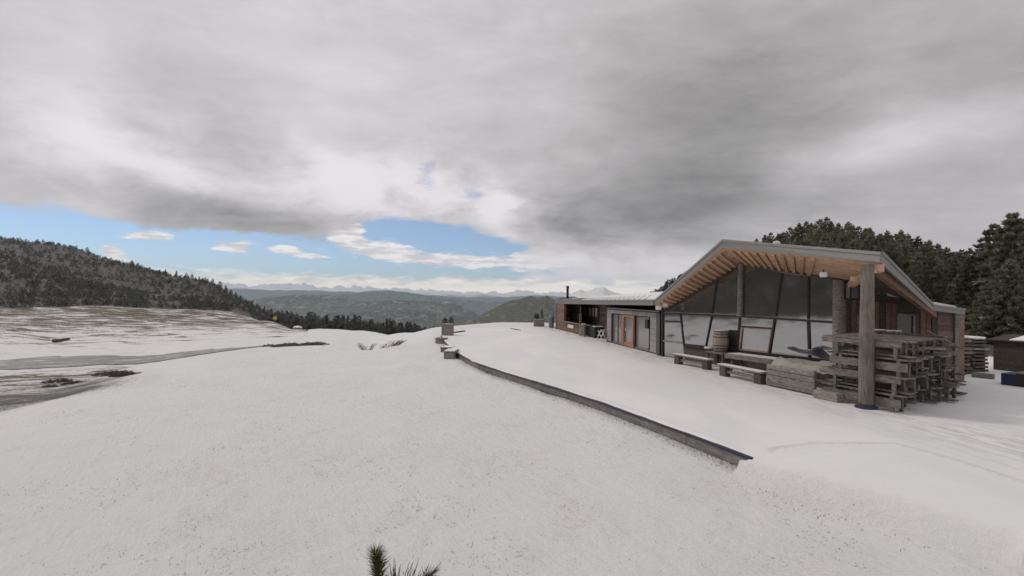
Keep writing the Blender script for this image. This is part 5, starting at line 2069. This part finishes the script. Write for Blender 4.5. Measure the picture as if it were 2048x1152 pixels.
shr = [shrub_proto(71), shrub_proto(72), shrub_proto(73)]
for k in range(20):
    if k < 8:
        u, y = rnd.choice([rnd.uniform(60, 180), rnd.uniform(215, 270)]), rnd.uniform(26, 36)
    else:
        u, y = rnd.uniform(530, 650), rnd.uniform(33, 44)
    x = (u - CU) / F * y
    s = rnd.uniform(.35, .7) if k < 8 else rnd.uniform(.35, .7)
    proto = shr[k % 3]
    o = copy_tree(proto) if proto.name in used else proto
    used.add(proto.name)
    o.location = (x, y, H(x, y) - .05)
    o.scale = (s * 1.6, s, s * .75)
    o.rotation_euler.z = rnd.uniform(-.4, .4)
    tag(o, 'low dark heath shrub in the hollow at the left edge' if k < 8 else 'low dark heath shrub just past the snowy crest', 'shrub',
        'shrubs in the left hollow' if k < 8 else 'shrubs past the snowy crest')


# bare twiggy bushes on the crest
def twig_bush(loc, s, seed, n, label, lean=0.0):
    rng = random.Random(seed)
    o = empty('bare_bush', loc, 0, label, 'bush', 'bare bushes on the snowy crest')
    for i in range(n):
        a = rng.uniform(0, 6.28)
        L = s * rng.uniform(.5, 1.1)
        p0 = Vector((rng.uniform(-.5, .5) * s, rng.uniform(-.15, .15), -.05))
        p1 = p0 + Vector((math.cos(a) * L * .4 + lean * L * .5, math.sin(a) * L * .25, L * .5))
        p2 = p1 + Vector((math.cos(a) * L * .35 + lean * L * .5, math.sin(a) * L * .2, L * .3))
        q = MB().tube([p0, p1, p2], [.016, .010, .004], 4, False)
        for j in range(3):
            b = a + rng.uniform(-1.4, 1.4)
            q.tube([p1, p1 + Vector((math.cos(b) * L * .35, math.sin(b) * L * .2, L * .22))], [.008, .003], 3, False)
        q.build('twig', M['twig'], o)
    return o


def onto(u, v, z=-0.3):
    q = G(u, v, z)
    return HP(q.x, q.y)


twig_bush(onto(733, 697), .62, 1, 20, 'bare dark bush on the snowy crest left of the brush heap')
twig_bush(onto(785, 690), .6, 2, 24, 'low heap of bare brush right of the crest bush', 1.0)
twig_bush(onto(766, 694), .45, 4, 9, 'small bare twigs between the crest bush and the brush heap', .8)

# foreground: pine sprig and dry stalks at the lower edge
fp = G(758, 1195, -0.3)
fp.z = H(fp.x, fp.y)
spr = empty('pine_sprig', fp, 0, 'young green pine shoot poking from the snow at the bottom edge', 'sapling')
rng = np.random.default_rng(5)
stem = MB().tube([(0, 0, -.05), (-.02, 0, .22), (-.06, .02, .42)], [.022, .018, .010], 6)
stem.tube([(0, 0, .03), (-.14, -.03, .12), (-.24, -.04, .16)], [.016, .012, .006], 5)
stem.build('stem', M['twig'], spr)
n = 190
t_ = rng.uniform(.25, 1, n)
base_ = np.stack([-.06 * t_ ** 2, .02 * t_, .44 * t_], 1)
th = rng.uniform(0, 6.283, n)
dr_ = np.stack([np.cos(th) * .8, np.sin(th) * .8, np.full(n, .75)], 1)
V, Fc, tone, sn = foliage_mesh(base_, dr_, np.full(n, .15), rng, 3, .20, .040)
np_mesh('needles', V, Fc, M['sprig'], {'tone': tone, 'snow': sn}, False, spr)
n = 40
t_ = rng.uniform(.5, 1, n)
base_ = np.stack([-.24 * t_, -.04 * t_, .16 * t_], 1)
dr_ = np.stack([rng.uniform(-1, -.1, n), rng.uniform(-.6, .6, n), rng.uniform(-.1, .6, n)], 1)
V, Fc, tone, sn = foliage_mesh(base_, dr_, np.full(n, .08), rng, 3, .25, .07)
np_mesh('needles', V, Fc, M['sprig'], {'tone': tone, 'snow': sn}, False, spr)
tf = empty('dry_grass_tuft', (fp.x + .30, fp.y + .03, fp.z), 0, 'tuft of thin dark stalks beside the pine shoot at the bottom edge', 'grass tuft')
for i in range(30):
    a = rnd.uniform(-1.2, 1.2)
    L = rnd.uniform(.18, .46)
    p0 = Vector((rnd.uniform(-.16, .10), rnd.uniform(-.05, .05), -.02))
    lean = (p0.x + .05) * 2.2 + rnd.uniform(-.1, .35)
    p2 = p0 + Vector((lean * L, rnd.uniform(-.2, .2) * L, L))
    p1 = p0.lerp(p2, .5) + Vector((-.03 * lean, 0, .02))
    MB().tube([p0, p1, p2], [.006, .005, .002], 4, False).build('stalk', M['twig'] if i % 3 else M['dry_grass'], tf)

sh2 = MB().tube([(.02, 0, -.03), (.12, .02, .10), (.26, .03, .22)], [.014, .010, .005], 5).build('stem', M['twig'], tf)
n = 70
t_ = rng.uniform(.3, 1, n)
base_ = np.stack([.26 * t_, .03 * t_, .22 * t_ ** 1.1], 1)
dr_ = np.stack([rng.uniform(-.2, 1.1, n), rng.uniform(-.5, .5, n), rng.uniform(.3, 1.0, n)], 1)
V, Fc, tone, sn = foliage_mesh(base_, dr_, np.full(n, .14), rng, 3, .16, .035)
np_mesh('needles', V, Fc, M['pine_far'], {'tone': tone, 'snow': sn}, False, tf)

# grass tips through the thin snow
pts, dirs, sz = [], [], []
k = 0
while k < 7000:
    r = math.exp(rnd.uniform(math.log(4.0), math.log(26)))
    a = math.radians(rnd.uniform(-46, 34))
    x, y = math.sin(a) * r, math.cos(a) * r
    nz = float(fbm(np.array([x * .9 + 5]), np.array([y * .6 + 9]), 4)[0])
    if nz < .58 and rnd.random() < .9:
        k += .25
        continue
    c = 0
    z = H(x, y)
    if z > 0.0:
        continue
    k += 1
    for _ in range(rnd.choice([1, 1, 2, 4])):
        pts.append((x + rnd.gauss(0, .03), y + rnd.gauss(0, .03), z))
        dirs.append((rnd.gauss(0, .5), rnd.gauss(0, .5), .7))
        sz.append(rnd.uniform(.008, .030))
for i in range(1500):      # denser along the foot of the kerb and the bank
    s_ = rnd.choice(list(zip(KERB[:-1], KERB[1:])) * 2 + [(BA, BB)])
    p = s_[0].lerp(s_[1], rnd.random())
    d_ = (s_[1] - s_[0]).normalized()
    n_ = Vector((-d_.y, d_.x, 0))
    if n_.x > 0:
        n_ = -n_
    q = p + n_ * (abs(rnd.gauss(0, .22)) + .10)
    pts.append((q.x, q.y, H(q.x, q.y)))
    dirs.append((rnd.gauss(0, .5), rnd.gauss(0, .5), .8))
    sz.append(rnd.uniform(.015, .05))
V, Fc, tone, sn = foliage_mesh(np.array(pts), np.array(dirs), np.array(sz), np.random.default_rng(8), 2, .35, .11)
gs = np_mesh('grass_tips', V, Fc, M['dry_grass'], {'tone': tone, 'snow': sn})
tag(gs, 'scattered dry grass tips showing through the thin snow', 'grass', kind='stuff')

# ------------------------------------------------------------------ road through the hollow
cl = [(-40, 56), (60, 55), (128, 54), (200, 54), (260, 54), (320, 53), (380, 52), (440, 50.5), (500, 49), (560, 49), (620, 50)]
cw = [8, 8, 8, 8, 7.5, 6.0, 4.4, 3.0, 2.2, 1.8, 1.6]
rp = [((u - CU) / F * y, y) for u, y in cl]
tt = np.linspace(0, len(rp) - 1, 120)
rx = np.interp(tt, range(len(rp)), [p[0] for p in rp])
ry = np.interp(tt, range(len(rp)), [p[1] for p in rp])
rw_ = np.interp(tt, range(len(rp)), cw)
V, Fc = [], []
for i in range(120):
    j0, j1 = max(0, i - 1), min(119, i + 1)
    dx, dy = rx[j1] - rx[j0], ry[j1] - ry[j0]
    L = math.hypot(dx, dy)
    nx_, ny_ = -dy / L, dx / L
    for m_ in range(9):
        s = (m_ / 8 - .5) * 2 * rw_[i] + (3.0 * (float(fbm(np.array([i * .30]), np.array([m_ * .9]), 4)[0]) - .5) if m_ in (0, 8) else 0)
        x, y = rx[i] + nx_ * s, ry[i] + ny_ * s
        V.append((x, y, H(x, y) + 0.05))
ii = np.arange(120 * 9).reshape(120, 9)
Fc = np.stack([ii[:-1, :-1], ii[1:, :-1], ii[1:, 1:], ii[:-1, 1:]], -1).reshape(-1, 4)
road = np_mesh('road', np.array(V), Fc, M['road'], None, True)
tag(road, kind='structure')

# ------------------------------------------------------------------ planters, steps and small things
def planter(loc, rz, label, seed, kind):
    o = empty('planter_box', loc, rz, label, 'planter', 'planters on the far terrace')
    w, h = (.44, .85) if kind == 0 else (.52, .75)
    MB().box(-w * .92, w * .92, -.42, .42, 0, h - .02).build('soil_box', M['dark_wood'], o)
    nb_ = 5
    for j in range(nb_):
        z0 = j * h / nb_ + .01
        MB().box(-w, w, -.47, -.421, z0, z0 + h / nb_ * .92).build('board', M['plank_red'], o)
        MB().box(-w, -w * .921, -.42, .42, z0, z0 + h / nb_ * .92).build('board', M['plank_red'], o)
        MB().box(w * .921, w, -.42, .42, z0, z0 + h / nb_ * .92).build('board', M['plank_red'], o)
    MB().box(-w * .9, w * .9, -.4, .4, h - .019, h + .03).build('snow_cover', M['snow_thin'], o)
    p = empty('planter_shrub', (loc[0], loc[1], loc[2] + h), rz, label.replace('planter box', 'conifer growing in the planter box'), 'shrub', 'shrubs in the planters')
    rng = np.random.default_rng(seed)
    crowns = [(-.22, .45, .24), (.25, .5, .22)] if kind == 0 else [(-.38, .5, .2), (-.15, .5, .16), (.30, 1.0, .2)]
    for (cx, hh, rr) in crowns:
        n = 120
        t = rng.uniform(0, 1, n)
        th = rng.uniform(0, 6.283, n)
        r = rr * (1 - t ** 2) * np.sqrt(rng.uniform(.1, 1, n))
        pts = np.stack([cx + np.cos(th) * r + .12 * t * (hh > 1), np.sin(th) * r, hh * t], 1)
        dirs = np.stack([np.cos(th), np.sin(th), np.full(n, 1.0)], 1)
        V, Fc, tone, sn = foliage_mesh(pts, dirs, np.full(n, .12), rng, 3, .5, .2)
        np_mesh('crown', V, Fc, M['pine_far'], {'tone': tone, 'snow': sn}, False, p)
        MB().tube([(cx, 0, -.02), (cx + .05, 0, hh * .8)], [.03, .01], 5).build('stem', M['twig'], p)
    return o


planter(G(891, 671, 0.0) + Vector((.1, .5, 0)), .05, 'wooden planter box at the end of the curved edging', 3, 0)
planter(G(1078, 653, 0.0) + Vector((.0, .3, 0)), .05, 'wooden planter box on the far snow left of the cabin', 4, 1)

for k, (u0, u1, v, hh, dep, lab) in enumerate([(873, 893, 689, .30, .9, 'low timber step block, the farthest along the edging'),
                                               (884, 908, 706, .22, .9, 'snow topped step block in the middle of the three'),
                                               (891, 913, 720, .34, 1.2, 'large snow topped step block nearest along the edging')]):
    a, b = G(u0, v, -.3), G(u1, v, -.3)
    zc = H(a.x, a.y)
    w = b.x - a.x
    o = empty('step_block', ((a.x + b.x) / 2 - .05, a.y + dep / 2, zc), -.08, lab, 'step', 'step blocks beside the curved edging')
    MB().box(-w / 2, w / 2, -dep / 2, dep / 2, -.05, hh).build('block', M['plank_red'], o, bevel=.02)
    MB().box(-w / 2 - .03, w / 2 + .03, -dep / 2 - .03, dep / 2 + .02, hh + .001, hh + .045).build('tread', M['edging'], o)
    if k:
        MB().box(-w / 2, w / 2, -dep / 2, dep / 2, hh + .046, hh + .10).build('snow_cover', M['snow_thin'], o, bevel=.02)
a, b = G(903, 666, 0.02), G(929, 662.5, 0.02)
q = MB().beam(a + UPV * .03, b + UPV * .03, .16, .07).build('lying_strip', M['dark_wood'])  # dark strip put in for the shadow gap behind the planter
tag(q, 'dark narrow strip for the shadow gap right of the end planter', 'board')
a, b = G(1022, 657.5, 0.02), G(1040, 660.5, 0.02)
q = MB().beam(a + UPV * .02, b + UPV * .02, .14, .05).build('lying_strip', M['grey_wood'])
tag(q, 'short grey slat half buried in the far terrace snow', 'slat')

# trail sign and snowy boulder beyond the hollow
y = 158
x = (552 - CU) / F * y
z0 = H(x, y)
sg_ = empty('trail_sign', (x, y, z0), 0, 'yellow trail sign on a post at the edge of the far wood', 'sign')
MB().tube([(0, 0, -.3), (0, 0, 2.5)], .09, 6).build('post', M['grey_wood'], sg_)
zs = P(552, 637, y).z - z0
zs = max(1.6, min(zs, 3.0))
MB().box(-.55, .55, -.16, -.10, zs - .45, zs + .45).build('board', M['yellow'], sg_)
MB().box(-.62, .62, -.098, -.08, zs - .52, zs + .52).build('backing', M['green_paint'], sg_)


def boulder(loc, s, seed, label):
    o = empty('boulder', loc, 0, label, 'boulder', 'boulders in the hollow')
    rng = np.random.default_rng(seed)
    bm = bmesh.new()
    bmesh.ops.create_icosphere(bm, subdivisions=3, radius=1.0)
    for v in bm.verts:
        n = float(fbm(np.array([v.co.x * 1.7 + seed]), np.array([v.co.y * 1.7 + v.co.z * 2.1]), 4)[0])
        v.co *= s * (.65 + .7 * n)
        v.co.z *= .6
    me = bpy.data.meshes.new('rock')
    bm.to_mesh(me)
    me.materials.append(M['rock'])
    r = bpy.data.objects.new('rock', me)
    COL.objects.link(r)
    r.parent = o
    fs_ = [f for f in bm.faces if f.normal.z < .55]
    bmesh.ops.delete(bm, geom=fs_, context='FACES')
    for v in bm.verts:
        v.co.z += .05 * s
    me2 = bpy.data.meshes.new('snow_cover')
    bm.to_mesh(me2)
    bm.free()
    me2.materials.append(M['snow_thin'])
    me2.shade_smooth()
    c = bpy.data.objects.new('snow_cover', me2)
    COL.objects.link(c)
    c.parent = o
    return o


y = 149
x = (597 - CU) / F * y
boulder((x, y, H(x, y) + .3), 1.4, 3, 'snow capped boulder at the edge of the far wood')
y = 92
x = (128 - CU) / F * y
lg = MB().tube([(-1.6, 0, .35), (-.4, .1, .45), (1.2, 0, .75)], [.32, .30, .22], 9).build('fallen_log', M['dark_wood'], None, True)
lg.location = (x, y, H(x, y))
tag(lg, 'dark fallen log on the far snow slope at the left edge', 'log')

# ------------------------------------------------------------------ air
hz = MB().box(-39000, 39000, -38000, 38500, -1600, 800)
hm = bpy.data.materials.new('haze')
hm.use_nodes = True
hm.node_tree.nodes.clear()
ho = hm.node_tree.nodes.new('ShaderNodeOutputMaterial')
hv = hm.node_tree.nodes.new('ShaderNodeVolumePrincipled')
hv.inputs['Color'].default_value = (0.72, 0.87, 1.0, 1)
hv.inputs['Density'].default_value = 3.3e-5
hv.inputs['Anisotropy'].default_value = 0.2
hm.node_tree.links.new(hv.outputs[0], ho.inputs['Volume'])
haze = hz.build('haze', hm)
tag(haze, kind='stuff')

for o in COL.objects:
    if '_off' in o:
        del o['_off']
